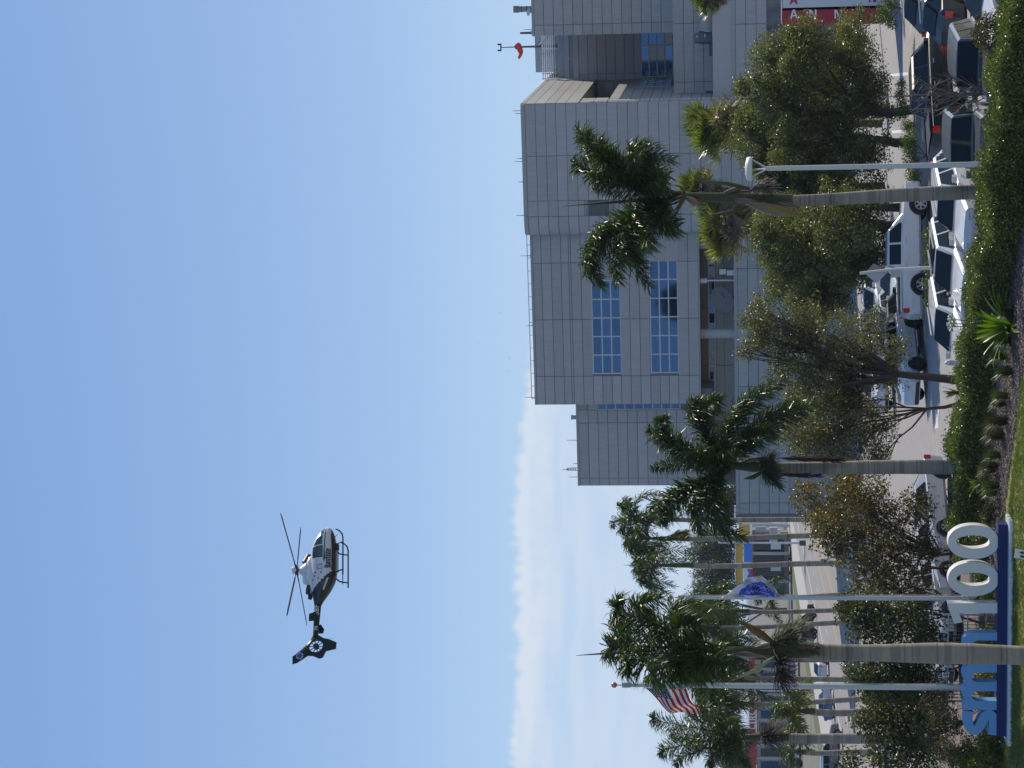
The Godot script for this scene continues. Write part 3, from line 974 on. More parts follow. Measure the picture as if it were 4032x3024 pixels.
# list: [tip sx, tip sy, mid sx, mid sy, tip nearer by, leaflet length]
func royal_palm(label: String, d: float, base_s: Array, shaft_s: Array, crown_s: Array, r0: float, r1: float, list: Array, n_leaf: int, ll: float, group: String, seed_: int, col := GREEN, swell := 0.05) -> Node3D:
	var base := S(base_s[0], base_s[1], d)
	base.y = 0.0
	var o := thing("palm_tree", label, "palm tree", base, 0, group)
	var a := S(shaft_s[0], shaft_s[1], d) - base
	var k := S(crown_s[0], crown_s[1], d) - base
	var r := RandomNumberGenerator.new()
	r.seed = seed_
	part("trunk", palm_trunk(Vector3(0, -0.1, 0), a, r0, r1, swell, 0.05), M.stem, o)
	var cs := MB.new()
	cs.tube(PackedVector3Array([a - Vector3(0, 0.25, 0), a.lerp(k, 0.3), a.lerp(k, 0.7), k + (k - a).normalized() * 0.2]), PackedFloat32Array([r1 * 1.0, r1 * 1.0, r1 * 0.75, r1 * 0.5]), 12, Color(0.062, 0.072, 0.026), true)
	part("crownshaft", cs.mesh(), M.vert, o)
	for i in 4:
		var az := r.randf_range(0, TAU)
		var s0 := a.lerp(k, r.randf_range(0.1, 0.9)) + Vector3(cos(az), 0, sin(az)) * r1 * 0.75
		blade(o, "old_sheath", s0, s0 + Vector3(cos(az) * 0.10, -0.35, sin(az) * 0.10), s0 + Vector3(cos(az) * 0.22, -0.8, sin(az) * 0.22), 0.09, Color(0.16, 0.105, 0.065))
	for f in list:
		var tip := S(f[0], f[1], d - f[4]) - base
		var mid := S(f[2], f[3], d - f[4] * 0.45) - base
		var p0 := k + Vector3(r.randf_range(-0.1, 0.1), r.randf_range(-0.25, 0.1), r.randf_range(-0.1, 0.1))
		var len_: float = f[5] if f.size() > 5 else ll
		part("frond", frond(p0, mid, tip, n_leaf, len_, col, r, 0.036, 0.03), M.palm, o)
	return o

func spear(o: Node3D, a: Vector3, b: Vector3, r: float) -> void:
	var m := MB.new()
	m.tube(PackedVector3Array([a, a.lerp(b, 0.5), b]), PackedFloat32Array([r, r * 0.6, 0.006]), 6, Color(0.06, 0.07, 0.035))
	part("spear_leaf", m.mesh(), M.vert, o)

# drooping flower or fruit stalks: thin twigs in a brush
func twig_brush(o: Node3D, called: String, a: Vector3, b: Vector3, n: int, spread: float, col: Color, r: RandomNumberGenerator, w := 0.018) -> void:
	var m := MB.new()
	for i in n:
		var t := r.randf()
		var p := a.lerp(b, t * 0.75)
		var e := a.lerp(b, minf(1.0, t * 0.75 + r.randf_range(0.15, 0.45))) + Vector3(r.randf_range(-1, 1), r.randf_range(-0.8, 0.5), r.randf_range(-1, 1)) * spread
		var q := p.lerp(e, 0.5) + Vector3(0, 0.1 * spread, 0)
		var v := r.randf_range(0.6, 1.3)
		m.tube(PackedVector3Array([p, q, e]), PackedFloat32Array([w, w * 0.7, w * 0.4]), 3, Color(col.r * v, col.g * v, col.b * v), false)
	part(called, m.mesh(), M.vert, o)

func blade(o: Node3D, called: String, a: Vector3, m1: Vector3, b: Vector3, w: float, col: Color) -> void:
	var m := MB.new()
	m.tube(PackedVector3Array([a, a.lerp(m1, 0.5), m1, m1.lerp(b, 0.6), b]), PackedFloat32Array([w * 0.4, w * 0.9, w, w * 0.5, 0.008]), 6, col)
	part(called, m.mesh(), M.gloss, o)

# a distant palm whose leaves arch out evenly round its crown
func simple_palm(called: String, label: String, d: float, base_sy: float, crown: Array, shaft_len: float, tr: float, n: int, fl: float, n_leaf: int, ll: float, droop: float, col: Color, seed_: int, group := "palms by the street", lean := 0.0) -> Node3D:
	var k := S(crown[0], crown[1], d)
	var base := S(crown[0], base_sy, d)
	base.y = 0
	var o := thing(called, label, "palm tree", base, 0, group)
	var r := RandomNumberGenerator.new()
	r.seed = seed_
	var kk := k - base
	var a := kk - Vector3(0, shaft_len, 0)
	part("trunk", palm_trunk(Vector3(0, -0.1, 0), a, tr * 1.1, tr, 0.06, 0.10), M.stem, o)
	var cs := MB.new()
	cs.tube(PackedVector3Array([a - Vector3(0, 0.2, 0), a.lerp(kk, 0.5), kk]), PackedFloat32Array([tr, tr * 0.9, tr * 0.5]), 10, Color(0.06, 0.075, 0.025))
	part("crownshaft", cs.mesh(), M.vert, o)
	for i in n:
		var az := TAU * (i + r.randf_range(-0.3, 0.3)) / n
		var el := r.randf_range(-0.1, 1.35)
		var L := fl * r.randf_range(0.85, 1.1)
		var dir := Vector3(cos(az) * cos(el), sin(el), sin(az) * cos(el))
		var mid := kk + dir * L * 0.55
		var tip := kk + dir * L * 0.85 + Vector3(-0.12 * L, -droop * L * r.randf_range(0.5, 1.0) * (0.4 + cos(el)), 0)
		part("frond", frond(kk, mid, tip, n_leaf, ll, col, r, 0.05, 0.04), M.palm, o)
	return o

# fan palm: round pleated leaves on stalks over a skirt of dead ones
func fan_leaf(r: RandomNumberGenerator, size: float, col: Color) -> ArrayMesh:
	var b := MB.new()
	for i in 26:
		var a := lerpf(-2.4, 2.4, i / 25.0)
		var L := size * (0.72 + 0.28 * cos(a * 0.6)) * r.randf_range(0.85, 1.05)
		var d := Vector3(sin(a), 0.25 * cos(a * 2), cos(a)).normalized()
		var w := Vector3(cos(a), 0.4 * r.randf_range(-1, 1), -sin(a)) * size * 0.055
		var v := r.randf_range(0.65, 1.35)
		var cc := Color(col.r * v, col.g * v, col.b * v)
		var mid := d * L * 0.6
		var tip := d * L + Vector3(0, -L * r.randf_range(0.1, 0.45), 0)
		b.tri(Vector3.ZERO, mid + w, mid - w, cc)
		b.tri(mid - w, mid + w, tip, cc)
	return b.mesh()

func fan_palm(label: String, d: float, c: Array, rpx: float, seed_: int, dead: float) -> void:
	var k := S(c[0], c[1], d)
	var base := Vector3(k.x, 0, k.z)
	var o := thing("fan_palm", label, "palm tree", base, 0, "fan palms over the oaks")
	var r := RandomNumberGenerator.new()
	r.seed = seed_
	var R := 1.2 * rpx * d / FL
	part("trunk", palm_trunk(Vector3(0, -0.1, 0), k - base - Vector3(0, 0.2, 0), 0.2, 0.17, 0.0, 0.12), M.bark, o)
	var kinds := []
	for i in 5:
		kinds.append([fan_leaf(r, R * 0.62, Color(0.19, 0.20, 0.035)), fan_leaf(r, R * 0.62, Color(0.33, 0.27, 0.06)), fan_leaf(r, R * 0.6, Color(0.26, 0.20, 0.14))])
	for i in 34:
		var el := r.randf_range(-1.2, 1.45)
		var az := r.randf_range(0, TAU)
		var dir := Vector3(cos(az) * cos(el), sin(el), sin(az) * cos(el))
		var which := 0 if el > 0.1 else (1 if r.randf() < 0.5 else 2)
		if el < -0.45 or r.randf() < dead:
			which = 2
		if el > 0.3 and r.randf() < 0.3:
			which = 1
		var q := dir * R * r.randf_range(0.3, 0.62)
		var z := (dir + Vector3(r.randf_range(-0.4, 0.4), -0.3, r.randf_range(-0.4, 0.4))).normalized()
		var x := z.cross(Vector3.UP).normalized()
		var st := part("leaf" if which != 2 else "dead_leaf", kinds[i % 5][which], M.palm, o, k - base + q, Basis(x, x.cross(z) * -1.0, z).rotated(z, r.randf_range(-0.5, 0.5)))
	var stalks := MB.new()
	for i in 18:
		var el := r.randf_range(-0.8, 1.3)
		var az := r.randf_range(0, TAU)
		stalks.rod(k - base, k - base + Vector3(cos(az) * cos(el), sin(el), sin(az) * cos(el)) * R * 0.5, 0.03, 0.02, 3, Color(0.10, 0.09, 0.03))
	part("leaf_stalk", stalks.mesh(), M.vert, o)
	twig_brush(o, "dead_skirt", k - base, k - base - Vector3(0, R * 0.8, 0), 90, R * 0.42, Color(0.14, 0.10, 0.07), r, 0.03)

# ---- broadleaf foliage: a small spray of leaves, copied through the crown
func leaf_spray(seed_: int, n: int, spread: float, leaf: float, cols: Array) -> ArrayMesh:
	var r := RandomNumberGenerator.new()
	r.seed = seed_
	var b := MB.new()
	for i in n:
		var at := Vector3(r.randf_range(-1, 1), r.randf_range(-1, 1), r.randf_range(-1, 1)) * spread
		var d := Vector3(r.randf_range(-1, 1), r.randf_range(-0.9, 0.9), r.randf_range(-1, 1)).normalized()
		var w := d.cross(Vector3(r.randf_range(-1, 1), r.randf_range(-0.2, 1), r.randf_range(-1, 1))).normalized()
		var L := leaf * r.randf_range(0.75, 1.25)
		var v := r.randf_range(0.55, 1.45)
		var c: Color = cols[r.randi() % cols.size()]
		var cc := Color(c.r * v, c.g * v, c.b * v)
		var up := d.cross(w) * L * 0.12
		b.tri(at, at + d * L * 0.5 + w * L * 0.28 + up, at + d * L, cc)
		b.tri(at, at + d * L, at + d * L * 0.5 - w * L * 0.28 + up, cc)
	return b.mesh()

func scatter(parent: Node3D, called: String, spray: Mesh, xf: Array, m: Material) -> MultiMeshInstance3D:
	var mm := MultiMesh.new()
	mm.transform_format = MultiMesh.TRANSFORM_3D
	mm.mesh = spray
	mm.instance_count = xf.size()
	for i in xf.size():
		mm.set_instance_transform(i, xf[i])
	var o := MultiMeshInstance3D.new()
	o.name = numbered(parent, called)
	o.multimesh = mm
	o.material_override = m
	o.set_meta("kind", "stuff")
	parent.add_child(o, true)
	return o

func spin(r: RandomNumberGenerator, s: float) -> Basis:
	return Basis.from_euler(Vector3(r.randf_range(-0.6, 0.6), r.randf_range(0, TAU), r.randf_range(-0.6, 0.6))).scaled(Vector3.ONE * s)

# a broadleaf tree: foot and crown lobes surveyed on the photograph, depth given to each lobe
func broad_tree(called: String, label: String, category: String, group: String, d: float, feet: Array, lobes: Array, dens: float, sprays: Array, seed_: int, trunk_r: float, fork_h: float, twig := 0) -> Node3D:
	var base := S(3000, feet[0][0], d)
	base.y = 0
	var o := thing(called, label, category, base, 0, group)
	var r := RandomNumberGenerator.new()
	r.seed = seed_
	var lc := []
	for l in lobes:
		var dd: float = d + r.randf_range(-1.6, 2.2) * (l[2] * d / FL)
		if l.size() > 3:
			dd = d + l[3]
		lc.append([S(l[0], l[1], dd) - base, l[2] * dd / FL])
	# outlying sprays that break up the outline
	if lobes[0][2] > 60 and called != "far_tree":
		for l in lc.duplicate():
			for k in 5:
				var v := Vector3(r.randfn(), r.randfn() * 0.8 + 0.2, r.randfn()).normalized()
				lc.append([l[0] + v * l[1] * r.randf_range(0.85, 1.25), l[1] * r.randf_range(0.18, 0.42), l[0]])
	# limbs
	var limb := MB.new()
	for f in feet:
		var g := S(3000, f[0], d + f[1])
		g.y = -0.1
		g -= base
		var fork := g + Vector3(r.randf_range(-0.3, 0.3), fork_h * r.randf_range(0.8, 1.2), r.randf_range(-0.3, 0.3))
		var trunk := MB.new()
		trunk.tube(PackedVector3Array([g, g.lerp(fork, 0.5) + Vector3(r.randf_range(-0.1, 0.1), 0, r.randf_range(-0.1, 0.1)), fork]), PackedFloat32Array([trunk_r * 1.2, trunk_r, trunk_r * 0.8]), 9, Color.WHITE, true)
		part("trunk", trunk.mesh(), M.bark, o)
		for l in lc:
			if l.size() > 2:
				continue
			var best := true
			for f2 in feet:
				var g2 := S(3000, f2[0], d + f2[1]) - base
				if absf(g2.x - l[0].x) < absf(g.x - l[0].x) - 0.01:
					best = false
			if not best:
				continue
			var e: Vector3 = l[0]
			var m1 := fork.lerp(e, 0.5) + Vector3(r.randf_range(-0.3, 0.3), r.randf_range(0.0, 0.5), r.randf_range(-0.3, 0.3))
			limb.tube(PackedVector3Array([fork, fork.lerp(m1, 0.5) + Vector3(r.randf_range(-0.15, 0.15), 0, 0), m1, e]), PackedFloat32Array([trunk_r * 0.62, trunk_r * 0.48, trunk_r * 0.34, trunk_r * 0.12]), 6, Color.WHITE, false)
			for k in 5 + twig:
				var p := m1.lerp(e, r.randf_range(-0.2, 1.0))
				var q: Vector3 = e + Vector3(r.randf_range(-1, 1), r.randf_range(-1, 1), r.randf_range(-1, 1)).normalized() * l[1] * r.randf_range(0.6, 1.05)
				limb.tube(PackedVector3Array([p, p.lerp(q, 0.5) + Vector3(r.randf_range(-0.2, 0.2), r.randf_range(-0.1, 0.2), 0), q]), PackedFloat32Array([trunk_r * 0.16, trunk_r * 0.10, 0.008]), 4, Color.WHITE, false)
	for l in lc:
		if l.size() > 2:
			limb.tube(PackedVector3Array([(l[2] as Vector3).lerp(l[0], 0.4), l[0]]), PackedFloat32Array([trunk_r * 0.12, 0.008]), 4, Color.WHITE, false)
	part("limb", limb.mesh(), M.bark, o)
	var groups := []
	for s in sprays:
		groups.append([])
	for l in lc:
		var n := int(dens * l[1] * l[1])
		var k := r.randf_range(0.7, 1.3)
		for i in n:
			var v := Vector3(r.randfn(), r.randfn(), r.randfn()).normalized()
			var rad: float = l[1] * pow(r.randf(), 0.42) * (1.0 + 0.30 * sin(v.x * 5.0 + k * 7) * sin(v.y * 6.0 + k * 3) + 0.12 * sin(v.z * 11))
			var p: Vector3 = l[0] + Vector3(v.x * rad, v.y * rad * 0.9, v.z * rad)
			groups[r.randi() % sprays.size()].append(Transform3D(spin(r, r.randf_range(0.75, 1.25)), p))
	for i in sprays.size():
		scatter(o, "foliage", sprays[i], groups[i], M.leaf)
	return o

func palms() -> void:
	var near := "tall royal palms standing along the hedge"
	var r := RandomNumberGenerator.new()
	r.seed = 77
	# the palm before the east tower
	var p := royal_palm("tall royal palm behind the hedge before the rounded east tower", 66, [3850, 754], [3085, 787], [2672, 770], 0.235, 0.175,
		[[2268, 505, 2420, 640, 1.2, 0.85], [2262, 640, 2400, 700, 0.4, 0.9], [2300, 560, 2430, 660, -0.8, 0.9], [2330, 700, 2450, 735, 1.5, 0.8], [2655, 632, 2500, 610, 1.6, 0.7], [2480, 590, 2540, 690, 2.2, 0.8],
		[2296, 1035, 2420, 885, 0.6, 0.85], [2375, 1125, 2350, 960, 1.0, 0.7], [2330, 960, 2450, 850, -0.9, 0.8], [2556, 1128, 2500, 930, 1.3, 0.75], [2500, 1010, 2520, 880, -1.0, 0.8], [2672, 895, 2600, 850, 1.9, 0.7], [2630, 690, 2560, 720, 2.4, 0.7], [2560, 960, 2540, 880, 2.4, 0.8], [2285, 535, 2425, 650, 1.8, 0.95], [2350, 600, 2470, 680, 0.9, 0.95], [2545, 640, 2560, 710, 1.0, 0.9], [2310, 1075, 2430, 900, 1.2, 0.9], [2430, 1110, 2470, 930, 0.5, 0.85], [2460, 1020, 2510, 890, 1.7, 0.9]], 190, 1.22, near, 101)
	var base := p.position
	var q := func(sx: float, sy: float, d: float) -> Vector3: return S(sx, sy, d) - base
	spear(p, q.call(2600, 781, 66), q.call(2212, 812, 66), 0.07)
	twig_brush(p, "flower_stalk", q.call(2955, 745, 65.7), q.call(3060, 735, 65.6), 130, 0.33, Color(0.17, 0.13, 0.11), r)
	blade(p, "spathe", q.call(2950, 740, 65.8), q.call(2860, 722, 65.7), q.call(2745, 712, 65.6), 0.07, Color(0.05, 0.075, 0.03))
	blade(p, "spathe", q.call(2945, 812, 65.8), q.call(2880, 835, 65.7), q.call(2775, 850, 65.6), 0.075, Color(0.04, 0.06, 0.03))
	blade(p, "old_leaf_base", q.call(2950, 800, 65.7), q.call(3060, 830, 65.6), q.call(3175, 850, 65.5), 0.19, Color(0.20, 0.14, 0.04))
	blade(p, "old_leaf_base", q.call(2700, 775, 65.8), q.call(2740, 800, 65.75), q.call(2760, 815, 65.8), 0.12, Color(0.25, 0.17, 0.12))
	for k in 6:
		blade(p, "torn_sheath", q.call(2705, 770, 65.8), q.call(2680 - k * 3, 735 + k * 20, 65.7), q.call(2655, 728 + k * 26, 65.7), 0.04, Color(0.12, 0.09, 0.06))
	# the palm before the west wing
	p = royal_palm("tall royal palm behind the hedge before the hospital's west end", 73, [3750, 1842], [3005, 1838], [2868, 1832], 0.25, 0.20,
		[[3088, 1500, 2895, 1640, 1.0, 0.8], [3213, 1582, 3000, 1668, 0.5, 0.8], [3045, 1702, 2940, 1735, 1.8, 0.75], [2735, 1572, 2745, 1680, 0.6, 0.75], [2836, 1575, 2770, 1660, 1.4, 0.8], [2551, 1690, 2670, 1765, 0.3, 0.8], [2629, 1652, 2620, 1715, 1.0, 0.6], [2565, 1845, 2700, 1825, -0.4, 0.5], [2563, 2005, 2680, 1930, 0.3, 0.85], [2600, 2055, 2680, 1965, 1.3, 0.7], [2719, 2012, 2780, 1935, 1.5, 0.8], [2931, 2115, 2790, 2020, 0.9, 0.8], [2872, 2065, 2810, 1930, 2.0, 0.8], [2760, 2085, 2760, 1980, -1.2, 0.85], [2700, 1800, 2790, 1810, 1.9, 0.8], [2830, 2000, 2800, 1900, -1.5, 0.8], [2900, 1760, 2850, 1770, 2.4, 0.7], [3060, 1525, 2885, 1655, 0.5, 0.95], [3180, 1605, 2975, 1690, 1.0, 0.95], [2590, 1700, 2685, 1770, 1.2, 0.9], [2595, 2020, 2690, 1940, 0.9, 0.95], [2770, 1600, 2765, 1690, 0.9, 0.9]], 190, 1.22, near, 102)
	base = p.position
	q = func(sx: float, sy: float, d: float) -> Vector3: return S(sx, sy, d) - base
	twig_brush(p, "flower_stalk", q.call(3000, 1850, 72.6), q.call(3065, 1895, 72.5), 240, 0.42, Color(0.075, 0.085, 0.04), r, 0.024)
	twig_brush(p, "flower_stalk", q.call(2990, 1830, 72.6), q.call(3050, 1800, 72.5), 160, 0.35, Color(0.06, 0.07, 0.04), r, 0.02)
	blade(p, "spathe", q.call(3000, 1860, 72.7), q.call(2965, 1880, 72.6), q.call(2928, 1886, 72.5), 0.08, Color(0.05, 0.08, 0.03))
	twig_brush(p, "dead_flower_stalk", q.call(3070, 1803, 72.6), q.call(3330, 1812, 72.6), 130, 0.11, Color(0.05, 0.026, 0.02), r, 0.024)
	twig_brush(p, "dead_flower_stalk", q.call(3070, 1868, 72.6), q.call(3240, 1876, 72.6), 90, 0.10, Color(0.045, 0.026, 0.022), r, 0.022)
	# the palm in front of the letter sign
	p = royal_palm("stout royal palm on the lawn in front of the blue letters", 57, [4100, 2585], [3190, 2560], [2850, 2566], 0.25, 0.21,
		[[2433, 2392, 2520, 2440, 0.8, 0.9], [2595, 2362, 2530, 2430, 1.4, 0.7], [2404, 2553, 2500, 2545, -0.3, 0.85], [2420, 2490, 2540, 2500, -1.2, 0.9], [2760, 2455, 2680, 2480, 1.2, 0.8], [2780, 2420, 2660, 2440, -0.8, 0.8], [2560, 2650, 2640, 2620, 2.6, 0.85], [2690, 2655, 2680, 2610, 1.5, 0.7], [2470, 2620, 2560, 2590, 0.6, 0.85], [2770, 2650, 2740, 2610, -1.2, 0.8], [2870, 2615, 2800, 2600, 2.2, 0.7]], 180, 1.28, near, 103, GREEN, 0.22)
	base = p.position
	q = func(sx: float, sy: float, d: float) -> Vector3: return S(sx, sy, d) - base
	spear(p, q.call(2560, 2560, 57), q.call(2268, 2581, 57), 0.06)
	twig_brush(p, "flower_stalk", q.call(3030, 2545, 56.5), q.call(3150, 2490, 56.4), 420, 0.50, Color(0.11, 0.12, 0.055), r, 0.016)
	twig_brush(p, "dead_flower_stalk", q.call(3060, 2590, 56.5), q.call(3100, 2690, 56.4), 220, 0.55, Color(0.07, 0.045, 0.035), r, 0.014)
	blade(p, "spathe", q.call(3062, 2578, 56.5), q.call(2970, 2640, 56.4), q.call(2868, 2684, 56.3), 0.06, Color(0.30, 0.32, 0.17))
	blade(p, "old_leaf_base", q.call(3050, 2535, 56.5), q.call(2970, 2480, 56.4), q.call(2905, 2440, 56.3), 0.11, Color(0.16, 0.06, 0.02))
	twig_brush(p, "loose_fibre", q.call(3130, 2560, 56.6), q.call(3230, 2556, 56.6), 160, 0.18, Color(0.14, 0.11, 0.09), r, 0.014)
	# the palm at the west edge
	p = royal_palm("royal palm behind the shrubs at the far western edge", 95, [3634, 2914], [3085, 2903], [2945, 2902], 0.235, 0.22,
		[[2568, 2830, 2660, 2852, 0.8, 0.8], [2600, 2962, 2690, 2935, 1.2, 0.8], [2660, 3010, 2740, 2960, 0.4, 0.8], [2720, 2790, 2760, 2845, 1.5, 0.8], [2850, 2800, 2830, 2850, 0.9, 0.8], [2800, 3020, 2820, 2960, 1.2, 0.8], [2900, 2840, 2880, 2870, 2.2, 0.7], [2880, 2990, 2870, 2945, 1.8, 0.8], [2640, 2890, 2760, 2890, -0.8, 0.9], [2760, 2760, 2790, 2830, -1.4, 0.8], [2950, 3010, 2900, 2960, -0.6, 0.7], [2700, 2930, 2790, 2915, 2.3, 0.8]], 160, 1.2, near, 104)
	base = p.position
	q = func(sx: float, sy: float, d: float) -> Vector3: return S(sx, sy, d) - base
	twig_brush(p, "dead_flower_stalk", q.call(3000, 2900, 94.6), q.call(3060, 2890, 94.5), 200, 0.75, Color(0.06, 0.045, 0.035), r, 0.022)
	# further palms toward the street
	var g := GREEN
	p = simple_palm("palm_tree", "slim palm with a bright yellow new leaf beyond the west wing", 140, 2050, [2515, 2042], 1.4, 0.15, 13, 2.6, 60, 0.75, 0.55, g, 201)
	base = p.position
	q = func(sx: float, sy: float, d: float) -> Vector3: return S(sx, sy, d) - base
	var fr := RandomNumberGenerator.new()
	fr.seed = 6
	part("new_frond", frond(q.call(2515, 2044, 139.6), q.call(2470, 2042, 139.4), q.call(2432, 2046, 139.3), 40, 0.5, Color(0.22, 0.24, 0.02), fr, 0.06), M.palm, p)
	spear(p, q.call(2480, 2050, 139), q.call(2405, 2054, 139), 0.06)
	p = simple_palm("palm_tree", "slim palm with a brown hanging fruit stalk beside the street", 138, 2105, [2560, 2120], 2.0, 0.16, 15, 2.7, 60, 0.75, 0.75, g, 202)
	base = p.position
	q = func(sx: float, sy: float, d: float) -> Vector3: return S(sx, sy, d) - base
	twig_brush(p, "fruit_stalk", q.call(2640, 2108, 137.5), q.call(2715, 2102, 137.4), 200, 0.35, Color(0.24, 0.13, 0.035), r, 0.03)
	p = simple_palm("palm_tree", "slim dark palm between the blue flag and the fruiting palm", 136, 2215, [2590, 2226], 2.1, 0.16, 15, 2.7, 60, 0.75, 0.75, g, 203)
	base = p.position
	q = func(sx: float, sy: float, d: float) -> Vector3: return S(sx, sy, d) - base
	spear(p, q.call(2520, 2226, 136), q.call(2453, 2225, 136), 0.05)
	var dk := GREEN
	simple_palm("palm_tree", "low dark palm behind the blue and white flag", 118, 2400, [2880, 2405], 0.8, 0.12, 16, 2.5, 60, 0.75, 0.5, dk, 204)
	simple_palm("palm_tree", "dark palm behind the gold ball of the blue flag's pole", 112, 2440, [2760, 2470], 0.8, 0.12, 16, 2.6, 60, 0.8, 0.5, dk, 205)
	simple_palm("palm_tree", "dark leafy palm filling the gap behind the striped flag", 108, 2680, [2790, 2660], 0.8, 0.12, 17, 2.5, 60, 0.8, 0.5, dk, 206)
	simple_palm("palm_tree", "dark low palm between the striped flag and the red shop sign", 105, 2740, [2890, 2770], 0.8, 0.12, 16, 2.2, 60, 0.8, 0.5, dk, 207)
	simple_palm("palm_tree", "dark palm hanging behind the spiky pale seed case", 110, 2600, [2935, 2590], 0.8, 0.12, 16, 2.4, 60, 0.8, 0.6, dk, 208)
	simple_palm("palm_tree", "sunlit yellow green palm low beside the street", 100, 2800, [3150, 2800], 0.5, 0.16, 17, 1.9, 34, 0.6, 0.45, Color(0.12, 0.135, 0.02), 209)
	simple_palm("palm_tree", "dark feathery palm beside the far gas station forecourt", 150, 2340, [3050, 2350], 0.5, 0.16, 12, 2.0, 30, 0.6, 0.45, dk, 210)
	simple_palm("palm_tree", "pale dry palm at the western frame edge by the parked cars", 130, 2960, [3130, 2960], 0.5, 0.16, 12, 1.6, 30, 0.6, 0.4, Color(0.08, 0.09, 0.04), 211)
	fan_palm("yellow green fan palm with grey dead leaves above the big oak", 124, [2830, 500], 125, 301, 0.25)
	fan_palm("fan palm half hidden by the tall east palm's trunk", 122, [2765, 745], 85, 302, 0.05)
	fan_palm("fan palm with a shaggy brown skirt over the middle oak", 121, [2860, 890], 125, 303, 0.2)
	fan_palm("fan palm at the top corner over the white terrace wall", 128, [2795, -20], 75, 304, 0.4)

func trees() -> void:
	var olive := [Color(0.145, 0.151, 0.063), Color(0.174, 0.173, 0.069), Color(0.123, 0.135, 0.063), Color(0.210, 0.196, 0.081)]
	var sp := [leaf_spray(1, 9, 0.20, 0.105, olive), leaf_spray(2, 9, 0.20, 0.11, olive)]
	var grp := "live oaks in the car park"
	broad_tree("oak_tree", "large dense olive green oak beside the white lamp post", "tree", grp, 101, [[440, 0], [575, 1], [840, 1.0]],
		[[2985, 560, 125], [3040, 400, 130], [3050, 230, 120], [3190, 155, 90], [3170, 250, 130], [3250, 330, 160], [3180, 480, 150], [3140, 660, 150], [3060, 680, 110], [3300, 560, 150], [3300, 720, 125], [3380, 240, 110], [3350, 130, 90], [3070, 790, 100], [3430, 420, 85], [3430, 610, 85], [3240, 790, 110], [3440, 760, 70], [3420, 330, 70], [2950, 470, 70], [3200, 790, 90], [3120, 570, 110]], 250, sp, 11, 0.22, 1.6)
	broad_tree("oak_tree", "olive oak with a leaning dark trunk behind the white pickup", "tree", grp, 97, [[900, 0]],
		[[3080, 880, 115], [3170, 960, 140], [3300, 920, 140], [3380, 970, 100], [3240, 1075, 115], [3120, 1060, 105], [3330, 840, 120], [3420, 880, 75], [3360, 1080, 70], [3010, 930, 75], [3040, 1010, 70], [3150, 1150, 85], [3290, 1180, 90], [3060, 1130, 55], [3230, 1000, 110], [3430, 1000, 65], [3200, 1190, 70]], 250, sp, 12, 0.25, 2.6)
	var grey := [Color(0.169, 0.163, 0.088), Color(0.195, 0.181, 0.088), Color(0.143, 0.144, 0.083), Color(0.221, 0.188, 0.088)]
	var sg := [leaf_spray(3, 8, 0.20, 0.085, grey), leaf_spray(4, 7, 0.22, 0.085, grey)]
	broad_tree("oak_tree", "sparse grey green oak with a dark forked trunk at the hedge", "tree", grp, 79, [[1507, 0]],
		[[2965, 1255, 65], [3040, 1335, 100], [3130, 1265, 115], [3200, 1400, 125], [3320, 1330, 115], [3300, 1470, 125], [3420, 1400, 105], [3440, 1270, 80], [3500, 1480, 70], [3190, 1520, 95], [2925, 1385, 40], [2990, 1330, 60], [3530, 1370, 60], [3350, 1540, 90], [3240, 1590, 80], [3080, 1430, 70], [3000, 1220, 60], [3180, 1330, 90]], 240, sg, 13, 0.15, 2.3, 6)
	broad_tree("oak_tree", "thin twiggy half bare oak beside the west palm's trunk", "tree", grp, 80, [[1590, 0.5]],
		[[3140, 1640, 110], [3270, 1690, 120], [3380, 1760, 120], [3470, 1690, 75], [3330, 1590, 90], [3450, 1830, 70], [3220, 1760, 80], [3150, 1740, 90], [3400, 1640, 90]], 230, sg, 14, 0.07, 1.5, 22)
	var rust := [Color(0.125, 0.120, 0.055), Color(0.237, 0.144, 0.061), Color(0.106, 0.108, 0.050), Color(0.275, 0.180, 0.077), Color(0.163, 0.150, 0.066)]
	var sr := [leaf_spray(5, 7, 0.20, 0.10, rust), leaf_spray(6, 6, 0.20, 0.10, rust)]
	broad_tree("bare_tree", "thin many stemmed tree with rusty leaves over the silver cars", "tree", "", 76, [[2180, 0], [2230, 0.6], [2330, 0.4], [2380, 0.2]],
		[[3180, 1955, 70], [3320, 1990, 115], [3430, 1960, 85], [3370, 2110, 120], [3280, 2110, 75], [3470, 2060, 85], [3480, 2190, 85], [3400, 2260, 90], [3500, 2290, 70], [3590, 2000, 60], [3560, 2130, 85], [3600, 2240, 70], [3540, 2330, 70], [3350, 1930, 80], [3260, 2040, 80], [3640, 1990, 60], [3655, 2140, 65], [3625, 2330, 65]], 250, sr, 15, 0.06, 1.2, 12)
	var dark := [Color(0.072, 0.094, 0.031), Color(0.102, 0.120, 0.040), Color(0.060, 0.074, 0.031), Color(0.132, 0.114, 0.055)]
	var sd := [leaf_spray(7, 8, 0.20, 0.12, dark), leaf_spray(8, 8, 0.20, 0.13, dark)]
	broad_tree("broadleaf_shrub", "dark glossy broadleaf shrub behind the numeral one", "shrub", "glossy shrubs behind the letter sign", 72, [[2440, 0], [2480, 0.4]],
		[[3420, 2400, 90], [3540, 2440, 105], [3640, 2480, 90], [3440, 2500, 80], [3370, 2420, 50], [3340, 2380, 40]], 230, sd, 16, 0.05, 0.8, 4)
	broad_tree("broadleaf_shrub", "dark glossy shrub rising between the stout palm and striped flag's pole", "shrub", "glossy shrubs behind the letter sign", 72, [[2640, 0], [2690, 0.4]],
		[[3400, 2660, 75], [3500, 2640, 100], [3620, 2660, 100], [3470, 2740, 100], [3590, 2770, 100], [3690, 2740, 60]], 240, sd, 17, 0.05, 0.8, 4)
